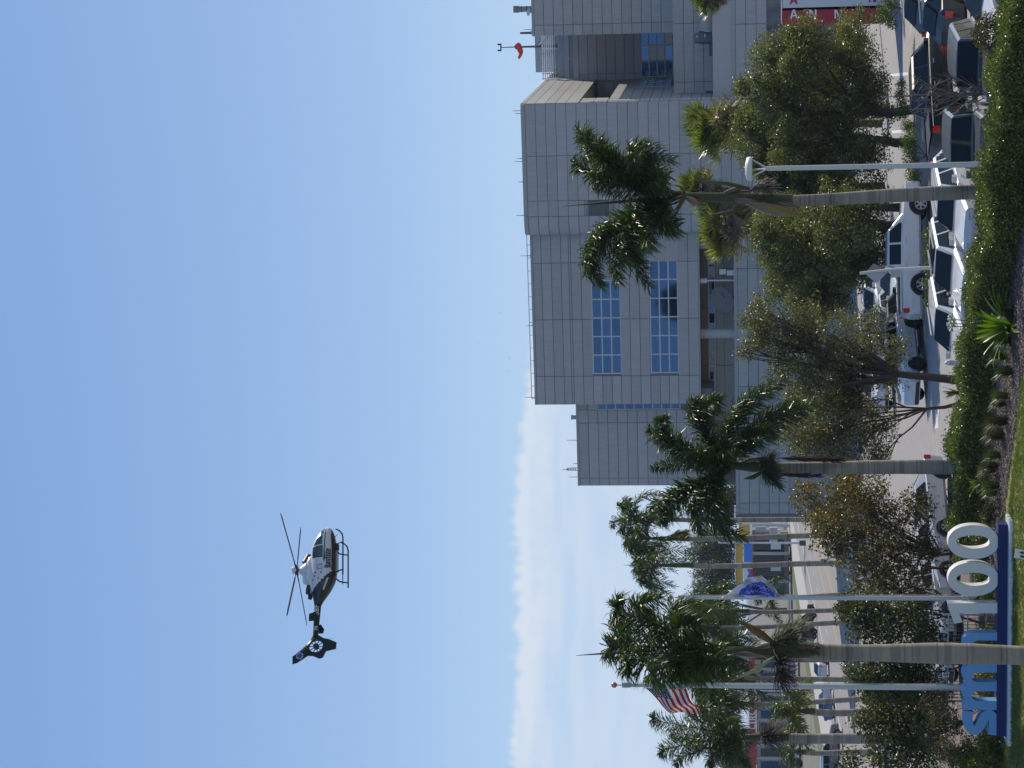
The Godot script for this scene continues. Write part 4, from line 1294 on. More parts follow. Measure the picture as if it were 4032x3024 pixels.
	broad_tree("broadleaf_shrub", "straggly dark shrub with white flower heads beside the letter s", "shrub", "glossy shrubs behind the letter sign", 72, [[2850, 0], [2930, 0.4]],
		[[3400, 2840, 60], [3490, 2830, 90], [3580, 2880, 100], [3640, 2830, 90], [3500, 2920, 60], [3560, 2990, 90], [3470, 3000, 55], [3660, 2960, 80], [3430, 2920, 35], [3340, 2990, 50]], 230, sd, 18, 0.045, 0.7, 6)
	var brn := [Color(0.143, 0.098, 0.058), Color(0.091, 0.078, 0.039), Color(0.169, 0.130, 0.078), Color(0.065, 0.078, 0.026)]
	var sb := [leaf_spray(9, 9, 0.16, 0.07, brn)]
	broad_tree("low_shrub", "low brownish shrub behind the letter m", "shrub", "", 69, [[2720, 0]],
		[[3690, 2720, 70], [3700, 2800, 70], [3740, 2860, 60], [3680, 2900, 60], [3720, 2950, 50]], 330, sb, 19, 0.03, 0.4, 4)
	# tree line closing the far end of the street
	var fg := [Color(0.075, 0.090, 0.048), Color(0.098, 0.105, 0.053)]
	var sf := [leaf_spray(21, 8, 0.7, 0.42, fg)]
	var far := [["broad dark tree beyond the yellow gas station", 420, [[2790, 2130, 60], [2760, 2180, 70], [2830, 2190, 80], [2800, 2270, 80], [2860, 2260, 60], [2850, 2130, 60]], 2180],
		["grey green tree beyond the striped flag", 430, [[2760, 2340, 60], [2820, 2380, 80], [2800, 2450, 80], [2870, 2430, 70], [2850, 2520, 70]], 2400],
		["grey green tree behind the red shop fascia", 410, [[2860, 2960, 80], [2900, 3020, 80], [2940, 2960, 60], [2880, 2890, 60], [3020, 2990, 50]], 2960],
		["dark tree behind the shop beside the far palms", 425, [[2850, 2600, 70], [2880, 2680, 80], [2860, 2760, 80], [2930, 2640, 60]], 2680],
		["dark tree between the hospital podium and the gas station", 400, [[2850, 1960, 60], [2880, 2010, 60], [2900, 1930, 60], [2840, 2060, 50]], 1980]]
	for i in far.size():
		var f: Array = far[i]
		broad_tree("far_tree", f[0], "tree", "trees at the far end of the street", f[1], [[f[3], 0]], f[2], 26, sf, 30 + i, 0.35, 4.0)
	# low hedges and bushes between the rows of cars
	var lg := [Color(0.101, 0.139, 0.029), Color(0.157, 0.190, 0.035), Color(0.078, 0.112, 0.026)]
	var sl := [leaf_spray(41, 9, 0.14, 0.075, lg)]
	var low := [["low green shrub strip before the big oak's trunk", 96, [[3545, 330, 26], [3545, 370, 28], [3548, 410, 26], [3550, 450, 26]], 390], ["feathery green shrub strip behind the white cars", 93, [[3575, 500, 34], [3580, 545, 36], [3580, 590, 38], [3585, 640, 36], [3590, 690, 34]], 600], ["dark shrub strip beneath the white pickup", 88, [[3655, 930, 34], [3660, 990, 34], [3655, 1050, 32], [3662, 1110, 34], [3665, 1170, 34], [3660, 1215, 24]], 1080], ["dark bush under the white terrace sign", 108, [[3500, 20, 45], [3470, 60, 40], [3510, 90, 30]], 50]]
	for i in low.size():
		var f: Array = low[i]
		broad_tree("shrub_strip", f[0], "shrub", "low shrubs between parking rows", f[1], [[f[3], 0]], f[2], 520, sl, 50 + i, 0.03, 0.2)

func hedge_and_bed() -> void:
	var hg := [Color(0.151, 0.187, 0.028), Color(0.220, 0.244, 0.041), Color(0.119, 0.146, 0.028), Color(0.304, 0.300, 0.062), Color(0.203, 0.146, 0.062)]
	var sp := [leaf_spray(61, 9, 0.10, 0.075, hg), leaf_spray(62, 9, 0.10, 0.07, hg)]
	var H := 1.0
	var back := [[3905, -150], [3893, 100], [3880, 298], [3863, 440], [3846, 600], [3830, 730], [3816, 900], [3806, 1060], [3790, 1200], [3773, 1330], [3763, 1500], [3750, 1600], [3740, 1660], [3726, 1740], [3735, 1830], [3742, 1920], [3742, 2090], [3755, 2240]]
	var front := [[3990, -150], [3970, 100], [3950, 298], [3925, 440], [3908, 600], [3897, 730], [3893, 900], [3868, 1060], [3832, 1200], [3810, 1330], [3797, 1500], [3791, 1600], [3785, 1660], [3777, 1740], [3772, 1830], [3768, 1920], [3768, 2090], [3776, 2240]]
	var pb := []
	var pf := []
	for i in back.size():
		pf.append(G(front[i][0], front[i][1], H))
		pb.append(pf[-1].lerp(G(back[i][0], back[i][1], H), 0.65))
	var mid: Vector3 = (pb[8] + pf[8]) / 2
	mid.y = 0
	var o := thing("hedge", "long glossy green clipped hedge in front of the parked cars", "hedge", mid)
	var r := RandomNumberGenerator.new()
	r.seed = 500
	# woody inside
	var core := MB.new()
	for i in pb.size() - 1:
		var a: Vector3 = pb[i] - mid; var b: Vector3 = pb[i + 1] - mid; var c: Vector3 = pf[i + 1] - mid; var d: Vector3 = pf[i] - mid
		var k := 0.22
		var a2 := a.lerp(d, 0.12) - Vector3(0, k, 0); var b2 := b.lerp(c, 0.12) - Vector3(0, k, 0)
		var c2 := c.lerp(b, 0.12) - Vector3(0, k, 0); var d2 := d.lerp(a, 0.12) - Vector3(0, k, 0)
		core.quad(d2, a2, b2, c2)
		var dn := Vector3(0, H - k, 0)
		core.quad(d2, c2, c2 - dn, d2 - dn)
		core.quad(b2, a2, a2 - dn, b2 - dn)
	part("inner_wood", core.mesh(), M.bark, o)
	var xf := [[], []]
	for i in pb.size() - 1:
		var seg: float = pb[i].distance_to(pb[i + 1])
		var dep: float = pb[i].distance_to(pf[i])
		var n := int(seg * (dep * 190 + H * 260))
		for k in n:
			var u := r.randf()
			var a: Vector3 = pb[i].lerp(pb[i + 1], u)
			var f: Vector3 = pf[i].lerp(pf[i + 1], u)
			var p: Vector3
			var bump := 0.10 * sin(a.x * 2.3) + 0.07 * sin(a.x * 5.1 + 1.0)
			if r.randf() < dep * 190 / (dep * 190 + H * 260):
				p = a.lerp(f, r.randf()) + Vector3(0, r.randf_range(-0.2, 0.06) + bump, 0)
				if r.randf() < 0.03:
					p.y += r.randf_range(0.05, 0.22)
			else:
				p = f.lerp(a, r.randf_range(-0.05, 0.10)) + Vector3(0, -H * r.randf() + bump, 0)
			p += Vector3(r.randf_range(-0.08, 0.08), 0, r.randf_range(-0.08, 0.08))
			xf[k % 2].append(Transform3D(spin(r, r.randf_range(0.8, 1.3)), p - mid))
	for i in 2:
		scatter(o, "foliage", sp[i], xf[i], M.hedge)
	# brownish bush sprouting from the hedge at the eastern end
	var bb := [Color(0.12, 0.09, 0.03), Color(0.08, 0.08, 0.025), Color(0.14, 0.11, 0.04)]
	broad_tree("brown_bush", "brownish bush sticking up from the hedge beside the black pickup", "bush", "", 59.5, [[150, 0]], [[3860, 130, 45], [3885, 90, 45], [3880, 170, 40]], 700, [leaf_spray(63, 9, 0.1, 0.06, bb)], 64, 0.02, 0.8, 4)
	# tufts of grass along the mulch
	var tufts := [[3968, 1405, 1.0, 0], [3972, 1480, 0.8, 0], [3966, 1545, 1.0, 1], [3962, 1600, 0.9, 0], [3955, 1650, 1.0, 2], [3946, 1690, 0.9, 0], [3940, 1730, 0.9, 2], [3935, 1780, 0.8, 1], [3930, 1820, 1.0, 2], [3925, 1860, 0.8, 0], [3922, 1905, 0.9, 1], [3918, 1945, 0.9, 0], [3985, 1330, 1.0, 0], [4000, 1230, 1.0, 0], [3925, 2935, 1.1, 0], [3930, 2985, 1.0, 1]]
	var words := ["dark green fountain grass tuft", "pale tipped fountain grass tuft", "dense dark brown grass tuft"]
	for i in tufts.size():
		var t: Array = tufts[i]
		var g := G(t[0] + 14 + r.randf_range(-14, 10), t[1] + r.randf_range(-18, 18)); g.y = 0
		var side := ["seventh east of the round bush", "sixth east of the round bush", "under the strappy lily's western leaves", "midway along the mulch", "opposite the half bare oak", "between two greener tufts", "east of the palm trunk's line", "just east of the west palm's trunk", "in line with the west palm's trunk", "just west of the palm trunk's line", "two tufts from the round bush", "nearest the round bush", "below the strappy lily", "at the lower frame edge east of the lily", "beside the letter s", "at the western frame edge"][i] as String
		var o2 := thing("grass_tuft", words[t[3]] + " " + side, "grass tuft", g, 0, "grass tufts along the mulch bed")
		var cc: Color = [Color(0.07, 0.09, 0.035), Color(0.11, 0.125, 0.06), Color(0.08, 0.06, 0.035)][t[3]]
		var m := MB.new()
		var fat := r.randf_range(0.7, 1.45)
		for k in 300:
			var az := r.randf_range(0, TAU)
			var sp2: float = r.randf_range(0.08, 0.62) * t[2] * fat
			var hgt: float = r.randf_range(0.2, 0.8) * t[2] * lerpf(1.0, fat, 0.5)
			var e := Vector3(cos(az) * sp2, hgt, sin(az) * sp2)
			var q2 := Vector3(cos(az) * sp2 * 0.35, hgt * 0.7, sin(az) * sp2 * 0.35)
			var w := Vector3(-sin(az), 0, cos(az)) * 0.007
			var v := r.randf_range(0.6, 1.4)
			var c2 := Color(cc.r * v, cc.g * v, cc.b * v)
			var b0 := Vector3(cos(az), 0, sin(az)) * 0.06
			m.tri(b0 - w, b0 + w, q2 + w, c2)
			m.tri(b0 - w, q2 + w, q2 - w, c2)
			m.tri(q2 - w, q2 + w, e, c2)
		part("blade", m.mesh(), M.palm, o2).set_meta("kind", "stuff")
	# strap-leaved lilies
	var lil := [["big bright green strappy lily in the mulch bed", 3996, 1285, 1.75, 40, Color(0.16, 0.23, 0.02)], ["small strappy lily on the hedge face by the west palm", 3880, 1890, 0.75, 12, Color(0.13, 0.17, 0.05)], ["strappy plant with white blooms at the eastern hedge end", 4010, 100, 0.8, 14, Color(0.08, 0.11, 0.03)], ["strappy plant poking up behind the hedge by the half bare oak", 3800, 1545, 0.7, 16, Color(0.07, 0.09, 0.03)]]
	for i in lil.size():
		var t: Array = lil[i]
		var g := G(t[1], t[2]); g.y = 0
		if i == 3:
			g = S(3745, 1545, 71.5); g.y = 0.9
		if i == 1:
			g = S(3862, 1900, 66.0)
		var o3 := thing("strappy_lily", t[0], "plant", g, 0, "strappy lilies in the bed")
		for k in t[4]:
			var az := r.randf_range(0, TAU)
			var L: float = t[3] * r.randf_range(0.7, 1.15)
			var el := r.randf_range(0.5, 1.35)
			var d1 := Vector3(cos(az) * cos(el), sin(el), sin(az) * cos(el))
			var m := MB.new()
			var v := r.randf_range(0.5, 1.35)
			var cc := Color(t[5].r * v, t[5].g * v, t[5].b * v)
			var rows := []
			for s in 7:
				var u := s / 6.0
				var p := d1 * L * u + Vector3(0, -0.55 * L * u * u * cos(el), 0)
				var w: Vector3 = Vector3(-sin(az), 0, cos(az)) * 0.05 * t[3] * (1.0 - pow(u, 3)) + Vector3(0, 0.002, 0)
				rows.append(PackedVector3Array([p - w, p + Vector3(0, -0.015, 0), p + w]))
			m.sheet(rows, false, false, cc)
			part("leaf", m.mesh(), M.palm, o3)
		if i == 0 or i == 2:
			for k in 3:
				var fm := MB.new()
				var top := Vector3(r.randf_range(-0.3, 0.3), t[3] * 1.05, r.randf_range(-0.2, 0.2))
				fm.rod(Vector3.ZERO, top, 0.02, 0.015, 5, Color(0.12, 0.16, 0.05))
				for j in 10:
					var e := top + Vector3(r.randf_range(-1, 1), r.randf_range(-0.5, 1), r.randf_range(-1, 1)).normalized() * 0.16
					fm.rod(top, e, 0.012, 0.03, 4, Color(0.6, 0.6, 0.5))
				part("flower_head", fm.mesh(), M.vert, o3)
	var fill := [["dark low shrub behind the first zero", 3855, 2120, 50], ["dark shrub between the second zero and the numeral one", 3860, 2360, 45], ["dark shrub low behind the letter h", 3850, 2530, 55], ["dark shrub low behind the letter m", 3860, 2690, 50], ["dark leafy shrub just west of the letter s", 3885, 2955, 85], ["dull shrub at the western frame edge", 3800, 3010, 85]]
	for i in fill.size():
		var t: Array = fill[i]
		broad_tree("low_shrub", t[0], "shrub", "low shrubs behind the letter sign", 67.5 + (i % 3) * 0.6, [[t[2], 0]], [[t[1], t[2], t[3], 0.0], [t[1] + 25, t[2] + 25, t[3] * 0.8, 0.2], [t[1] + 25, t[2] - 25, t[3] * 0.8, -0.2]], 420, sp, 80 + i, 0.03, 0.3)
	broad_tree("yellow_bush", "yellow green bush seen through the second zero", "bush", "", 68, [[2285, 0]], [[3865, 2285, 34, 0.0], [3885, 2270, 28, 0.0]], 700, [leaf_spray(68, 9, 0.1, 0.08, [Color(0.22, 0.22, 0.05), Color(0.14, 0.16, 0.04)])], 89, 0.02, 0.3)
	# clipped round bush by the sign
	var sbx := [Color(0.05, 0.065, 0.04), Color(0.075, 0.09, 0.055)]
	broad_tree("round_bush", "clipped round grey green bush at the east end of the letter sign", "bush", "", 67.5, [[2020, 0]], [[3893, 2020, 40, 0.0], [3905, 1995, 30, 0.1], [3905, 2050, 30, 0.1], [3880, 2040, 28, 0]], 1100, [leaf_spray(65, 10, 0.06, 0.04, sbx)], 66, 0.03, 0.3)
	# bare shrub
	var bs := S(3960, 368, 62); bs.y = 0
	var ob := thing("bare_shrub", "leafless grey shrub with many thin stems rising from the hedge", "shrub", bs)
	var bm := MB.new()
	var tops := [[3625, 360], [3610, 330], [3600, 400], [3650, 300], [3690, 290], [3660, 430], [3640, 460], [3720, 440], [3700, 330], [3760, 310], [3780, 420], [3800, 350], [3570, 375], [3680, 380], [3740, 380], [3640, 350], [3700, 410], [3600, 300], [3615, 440]]
	bm.tube(PackedVector3Array([Vector3(0, 0.0, 0), S(3850, 368, 62) - bs, S(3700, 372, 62) - bs, S(3500, 380, 62) - bs]), PackedFloat32Array([0.06, 0.05, 0.035, 0.01]), 6, Color(0.10, 0.085, 0.075))
	for t in tops:
		var e := S(t[0], t[1], 62 + r.randf_range(-0.8, 0.8)) - bs
		var s0 := S(t[0] + r.randf_range(110, 190), 369, 62) - bs
		var m1 := s0.lerp(e, 0.5) + Vector3(r.randf_range(-0.1, 0.1), -0.08, 0)
		bm.tube(PackedVector3Array([s0, m1, e]), PackedFloat32Array([0.022, 0.016, 0.006]), 5, Color(0.13, 0.115, 0.105))
		for k in 6:
			var p := m1.lerp(e, r.randf_range(-0.3, 0.9))
			bm.rod(p, p + Vector3(r.randf_range(-0.35, 0.35), r.randf_range(0.05, 0.5), r.randf_range(-0.3, 0.3)), 0.010, 0.004, 4, Color(0.14, 0.125, 0.115))
	part("stem", bm.mesh(), M.vert, ob)
	var fw := []
	for k in 60:
		var t: Array = tops[k % tops.size()]
		fw.append(Transform3D(spin(r, 0.8), S(t[0] + r.randf_range(-15, 30), t[1] + r.randf_range(-12, 12), 62 + r.randf_range(-0.6, 0.6)) - bs))
	scatter(ob, "withered_leaf", leaf_spray(67, 3, 0.08, 0.06, [Color(0.06, 0.05, 0.03)]), fw, M.leaf)
	# short turf
	var tf := MB.new()
	for k in 14:
		var a := Vector3(r.randf_range(-0.06, 0.06), 0, r.randf_range(-0.06, 0.06))
		var e := a + Vector3(r.randf_range(-0.03, 0.03), r.randf_range(0.03, 0.065), r.randf_range(-0.03, 0.03))
		var w := Vector3(r.randf_range(-1, 1), 0, r.randf_range(-1, 1)).normalized() * 0.006
		var v := r.randf_range(0.6, 1.4)
		tf.tri(a - w, a + w, e, Color(0.18 * v, 0.20 * v, 0.045 * v) if r.randf() < 0.72 else Color(0.32 * v, 0.27 * v, 0.11 * v))
	var gx := []
	var n := FastNoiseLite.new()
	n.frequency = 0.35
	for k in 26000:
		var p := Vector3(r.randf_range(-13.5, 4.5), 0.0, r.randf_range(-67.5, -57.5))
		var lim := -66.2 + (p.x + 4.5) * 0.85
		if p.x > -4.2 and p.z < lim - 0.2 + r.randf_range(-0.1, 0.1):
			continue
		gx.append(Transform3D(spin(r, 1.0 + 0.5 * n.get_noise_2d(p.x * 3, p.z * 3)), p))
	var chip := MB.new()
	for k in 9:
		chip.box(Vector3(r.randf_range(-0.12, 0.12), r.randf_range(0.0, 0.03), r.randf_range(-0.12, 0.12)), Vector3(r.randf_range(0.03, 0.09), 0.012, r.randf_range(0.012, 0.03)), Basis.from_euler(Vector3(r.randf_range(-0.5, 0.5), r.randf_range(0, 6), r.randf_range(-0.5, 0.5))), Color(0.26, 0.20, 0.17) * r.randf_range(0.4, 1.3))
	var cx := []
	for k in 5200:
		var sy := r.randf_range(900, 2950)
		var e := lerpf(4065, 3960, clampf((sy - 1200) / 800.0, 0, 1))
		var g := G(e - r.randf_range(0, 75) if sy < 2030 else r.randf_range(3860, 3955), sy)
		g.y = 0.01
		cx.append(Transform3D(spin(r, 1.0), g))
	var mu := Node3D.new()
	mu.name = "mulch"
	add_child(mu, true)
	mu.set_meta("kind", "stuff")
	scatter(mu, "bark_chips", chip.mesh(), cx, M.vert)
	var gr := Node3D.new()
	gr.name = "turf"
	add_child(gr, true)
	gr.set_meta("kind", "stuff")
	scatter(gr, "grass", tf.mesh(), gx, M.palm)

# ---------------------------------------------------------------- vehicles
# stations: [x, half width low, belt height, roof half width, roof height]
func car_shape(kind: String) -> Dictionary:
	match kind:
		"sedan":
			return {"st": [[2.32, 0.62, 0.62, 0.55, 0.64], [2.2, 0.80, 0.74, 0.66, 0.77], [1.25, 0.90, 0.88, 0.74, 0.94], [0.95, 0.90, 0.92, 0.74, 0.98], [0.15, 0.91, 0.95, 0.60, 1.42], [-0.9, 0.91, 0.97, 0.60, 1.44], [-1.75, 0.90, 0.99, 0.68, 1.04], [-2.2, 0.84, 0.97, 0.66, 1.01], [-2.34, 0.74, 0.75, 0.6, 0.80]], "cowl": 3, "wtop": 4, "rtop": 5, "rlow": 6, "wheel": 0.33, "ax": [1.42, -1.40], "sill": 0.22}
		"suv":
			return {"st": [[2.36, 0.70, 0.72, 0.6, 0.76], [2.25, 0.84, 0.92, 0.70, 0.97], [1.3, 0.95, 1.05, 0.78, 1.12], [1.08, 0.95, 1.08, 0.78, 1.16], [0.42, 0.96, 1.10, 0.66, 1.68], [-1.5, 0.96, 1.14, 0.66, 1.72], [-2.12, 0.93, 1.16, 0.70, 1.24], [-2.30, 0.86, 1.05, 0.72, 1.10], [-2.38, 0.76, 0.7, 0.7, 0.75]], "cowl": 3, "wtop": 4, "rtop": 5, "rlow": 6, "wheel": 0.37, "ax": [1.42, -1.42], "sill": 0.30}
		"boxy":
			return {"st": [[2.1, 0.72, 0.85, 0.66, 0.95], [2.02, 0.84, 1.02, 0.74, 1.08], [1.1, 0.92, 1.10, 0.80, 1.16], [0.95, 0.92, 1.12, 0.80, 1.18], [0.60, 0.93, 1.14, 0.72, 1.80], [-1.85, 0.93, 1.14, 0.74, 1.83], [-2.05, 0.92, 1.14, 0.80, 1.2], [-2.1, 0.88, 1.0, 0.80, 1.1], [-2.15, 0.80, 0.7, 0.74, 0.8]], "cowl": 3, "wtop": 4, "rtop": 5, "rlow": 6, "wheel": 0.40, "ax": [1.25, -1.25], "sill": 0.36}
		_:
			return {"st": [[2.9, 0.78, 0.86, 0.7, 0.92], [2.8, 0.92, 1.06, 0.8, 1.12], [1.65, 1.0, 1.16, 0.84, 1.22], [1.45, 1.0, 1.18, 0.84, 1.25], [0.75, 1.0, 1.2, 0.70, 1.84], [-0.75, 1.0, 1.22, 0.70, 1.87], [-0.98, 1.0, 1.22, 0.84, 1.27], [-2.8, 1.0, 1.22, 0.84, 1.24], [-2.92, 0.96, 0.8, 0.84, 0.86]], "cowl": 3, "wtop": 4, "rtop": 5, "rlow": 6, "wheel": 0.41, "ax": [1.85, -1.65], "sill": 0.40}

var car_meshes := {}
func car_parts(kind: String) -> Dictionary:
	if car_meshes.has(kind):
		return car_meshes[kind]
	var d := car_shape(kind)
	var st: Array = d.st
	var body := MB.new()
	var rows := []
	for s in st:
		var y0: float = d.sill
		var w: float = s[1]; var belt: float = s[2]; var rw: float = s[3]; var top: float = s[4]
		var ring := PackedVector3Array()
		var half := [Vector2(0, y0), Vector2(w * 0.86, y0), Vector2(w * 0.98, y0 + 0.10), Vector2(w, lerpf(y0, belt, 0.55)), Vector2(w * 0.985, belt - 0.03), Vector2(w * 0.93, belt), Vector2(lerpf(w * 0.93, rw, 0.86), lerpf(belt, top, 0.86)), Vector2(rw * 0.92, top - 0.02 * (top - belt) - 0.012), Vector2(rw * 0.5, top), Vector2(0, top + 0.01)]
		for q in half:
			ring.append(Vector3(s[0], q.y, q.x))
		for k in range(half.size() - 2, 0, -1):
			ring.append(Vector3(s[0], half[k].y, -half[k].x))
		rows.append(ring)
	for i in st.size() - 1:
		for j in 18:
			var a: Vector3 = rows[i][j]; var b: Vector3 = rows[i][(j + 1) % 18]
			var c: Vector3 = rows[i + 1][(j + 1) % 18]; var e: Vector3 = rows[i + 1][j]
			body.quad(a, e, c, b)
	for e in [0, st.size() - 1]:
		var cen := Vector3(st[e][0], 0.55, 0)
		for j in 18:
			var a: Vector3 = rows[e][j]; var b: Vector3 = rows[e][(j + 1) % 18]
			if e == 0: body.tri(cen, a, b)
			else: body.tri(cen, b, a)
	var out := {"body": body.mesh(), "d": d}
	# glass, set a little proud of the shell
	var shoulder = func(i: float, t: float, side: float, off: float) -> Vector3:
		var k := int(i); var f := i - k
		var s0: Array = st[k]; var s1: Array = st[mini(k + 1, st.size() - 1)]
		var w := lerpf(s0[1], s1[1], f) * 0.93; var belt := lerpf(s0[2], s1[2], f); var rw := lerpf(s0[3], s1[3], f); var top := lerpf(s0[4], s1[4], f)
		return Vector3(lerpf(s0[0], s1[0], f), lerpf(belt, top, t), side * (lerpf(w, rw, t) + off))
	var ws := MB.new()
	var a0: Array = st[d.cowl]; var a1: Array = st[d.wtop]
	var nrm := Vector3(a1[4] - a0[4], a0[0] - a1[0], 0).normalized() * 0.02
	var p = func(t: float, z: float) -> Vector3:
		return Vector3(lerpf(a0[0], a1[0], t), lerpf(a0[4], a1[4], t) + 0.012, z * lerpf(a0[3], a1[3], t)) + nrm
	ws.quad(p.call(0.06, -0.95), p.call(0.93, -0.90), p.call(0.93, 0.90), p.call(0.06, 0.95))
	out["windshield"] = ws.mesh()
	var rwm := MB.new()
	var b0: Array = st[d.rtop]; var b1: Array = st[d.rlow]
	var nr := Vector3(-(b0[4] - b1[4]), b0[0] - b1[0], 0).normalized() * 0.02
	var pr = func(t: float, z: float) -> Vector3:
		return Vector3(lerpf(b0[0], b1[0], t), lerpf(b0[4], b1[4], t) + 0.01, z * lerpf(b0[3], b1[3], t)) + nr
	rwm.quad(pr.call(0.10, 0.88), pr.call(0.10, -0.88), pr.call(0.88, -0.9), pr.call(0.88, 0.9))
	out["rear_window"] = rwm.mesh()
	var c0: float = d.cowl; var c1: float = d.wtop; var c2: float = d.rtop; var c3: float = d.rlow
	var span := [[c0 + 0.42, c1 + 0.02, lerpf(c1, c2, 0.36)], [lerpf(c1, c2, 0.42), lerpf(c1, c2, 0.42), c2 - (0.0 if kind == "pickup" else 0.22)]]
	if kind == "suv" or kind == "boxy":
		span.append([c2 - 0.16, c2 - 0.16, c2 + 0.12])
	var sides := []
	for sd in [1.0, -1.0]:
		for w in span:
			var m := MB.new()
			var q0: Vector3 = shoulder.call(w[0], 0.10, sd, 0.012); var q1: Vector3 = shoulder.call(w[2] + (0.25 if w == span[-1] and kind == "sedan" else 0.0), 0.10, sd, 0.012)
			var q2: Vector3 = shoulder.call(w[2], 0.84, sd, 0.012); var q3: Vector3 = shoulder.call(w[1], 0.84, sd, 0.012)
			if sd > 0: m.quad(q0, q3, q2, q1)
			else: m.quad(q0, q1, q2, q3)
			sides.append(m.mesh())
	out["side"] = sides
	# wheels
	var R: float = d.wheel
	var ty := MB.new()
	var ring := [[0.62, 0.11], [0.94, 0.12], [1.0, 0.08], [1.0, -0.08], [0.94, -0.12], [0.5, -0.12]]
	var tr := []
	for q in ring:
		var line := PackedVector3Array()
		for k in 22:
			line.append(Vector3(cos(TAU * k / 22) * R * q[0], sin(TAU * k / 22) * R * q[0], q[1]))
		tr.append(line)
	ty.sheet(tr, true, true)
	out["tyre"] = ty.mesh()
	var rm := MB.new()
	for k in 22:
		var a := TAU * k / 22; var b := TAU * (k + 1) / 22
		rm.quad(Vector3(cos(a), sin(a), 0) * R * 0.56 + Vector3(0, 0, 0.10), Vector3(cos(a), sin(a), 0) * R * 0.66 + Vector3(0, 0, 0.112), Vector3(cos(b), sin(b), 0) * R * 0.66 + Vector3(0, 0, 0.112), Vector3(cos(b), sin(b), 0) * R * 0.56 + Vector3(0, 0, 0.10))
	for k in 6:
		var a := TAU * k / 6
		rm.box(Vector3(cos(a), sin(a), 0) * R * 0.32 + Vector3(0, 0, 0.095), Vector3(R * 0.6, R * 0.15, 0.03), Basis(Vector3.BACK, a))
	rm.rod(Vector3(0, 0, 0.07), Vector3(0, 0, 0.115), R * 0.15, R * 0.13, 10)
	out["rim"] = rm.mesh()
	var arch := MB.new()
	for k in 12:
		var a := PI * k / 12; var b := PI * (k + 1) / 12
		arch.tri(Vector3.ZERO, Vector3(cos(a), sin(a), 0) * R * 1.22, Vector3(cos(b), sin(b), 0) * R * 1.22)
	arch.quad(Vector3(-R * 1.22, -R * 0.35, 0), Vector3(R * 1.22, -R * 0.35, 0), Vector3(R * 1.22, 0, 0), Vector3(-R * 1.22, 0, 0))
	out["arch"] = arch.mesh()
	var mir := MB.new()
	mir.box(Vector3.ZERO, Vector3(0.16, 0.15, 0.22))
	mir.box(Vector3(0, -0.06, -0.12), Vector3(0.06, 0.05, 0.1))
	out["mirror"] = mir.mesh()
	car_meshes[kind] = out
	return out

func car(kind: String, label: String, at: Vector3, deg: float, paint: Material, group: String, rimm: Material = null, called := "parked_car", category := "car") -> Node3D:
	at.y = 0.02
	var o := thing(called, label, category, at, deg_to_rad(deg), group)
	var p := car_parts(kind)
	var d: Dictionary = p.d
	var st: Array = d.st
	part("body", p.body, paint, o)
	part("windshield", p.windshield, M.car_glass, o)
	part("rear_window", p.rear_window, M.car_glass, o)
	for m in p.side:
		part("side_window", m, M.car_glass, o)
	for s in [1.0, -1.0]:
		var turn := Basis.IDENTITY if s > 0 else Basis(Vector3.UP, PI)
		for x in d.ax:
			part("wheel_arch", p.arch, M.black, o, Vector3(x, d.wheel, s * (st[3][1] + 0.012)), turn)
			var wh := part("wheel", p.tyre, M.rubber, o, Vector3(x, d.wheel, s * (st[3][1] - 0.07)), turn)
			part("rim", p.rim, rimm if rimm != null else M.rim, wh)
		part("mirror", p.mirror, paint, o, Vector3(st[3][0] - 0.35, st[3][2] + 0.12, s * (st[3][1] + 0.12)), turn)
		part("headlight", boxm(Vector3(0.12, 0.13, 0.38)), M.clear_lamp, o, Vector3(st[1][0] + 0.01, st[1][2] - 0.12, s * (st[1][1] - 0.22)), Basis(Vector3.UP, s * -0.25))
		part("tail_light", boxm(Vector3(0.16, 0.26, 0.2)), M.red_lamp, o, Vector3(st[7][0] + 0.02, st[7][2] - 0.13, s * (st[7][1] - 0.055)), Basis(Vector3.UP, s * 0.2))
	if kind == "pickup":
		part("bed_floor", boxm(Vector3(1.72, 0.02, 1.55)), M.black, o, Vector3(-1.9, 1.285, 0))
		part("bed_rail", boxm(Vector3(1.85, 0.06, 0.08)), paint, o, Vector3(-1.9, 1.30, 0.86))
		part("bed_rail", boxm(Vector3(1.85, 0.06, 0.08)), paint, o, Vector3(-1.9, 1.30, -0.86))
	if kind == "suv":
		for s in [1.0, -1.0]:
			part("roof_rail", boxm(Vector3(1.7, 0.04, 0.04)), M.alu, o, Vector3(-0.55, 1.755, s * 0.56))
	for x in [0.30, -0.75]:
		for s in [1.0, -1.0]:
			part("door_handle", boxm(Vector3(0.2, 0.035, 0.04)), M.alu, o, Vector3(x, st[4][2] - 0.14, s * (st[4][1] + 0.0)))
	part("bumper", boxm(Vector3(0.1, 0.16, 1.3)), M.black, o, Vector3(st[0][0] + 0.005, 0.42, 0))
	part("number_plate", boxm(Vector3(0.02, 0.13, 0.3)), M.offwhite, o, Vector3(st[8][0] - 0.015, 0.62, 0))
	return o

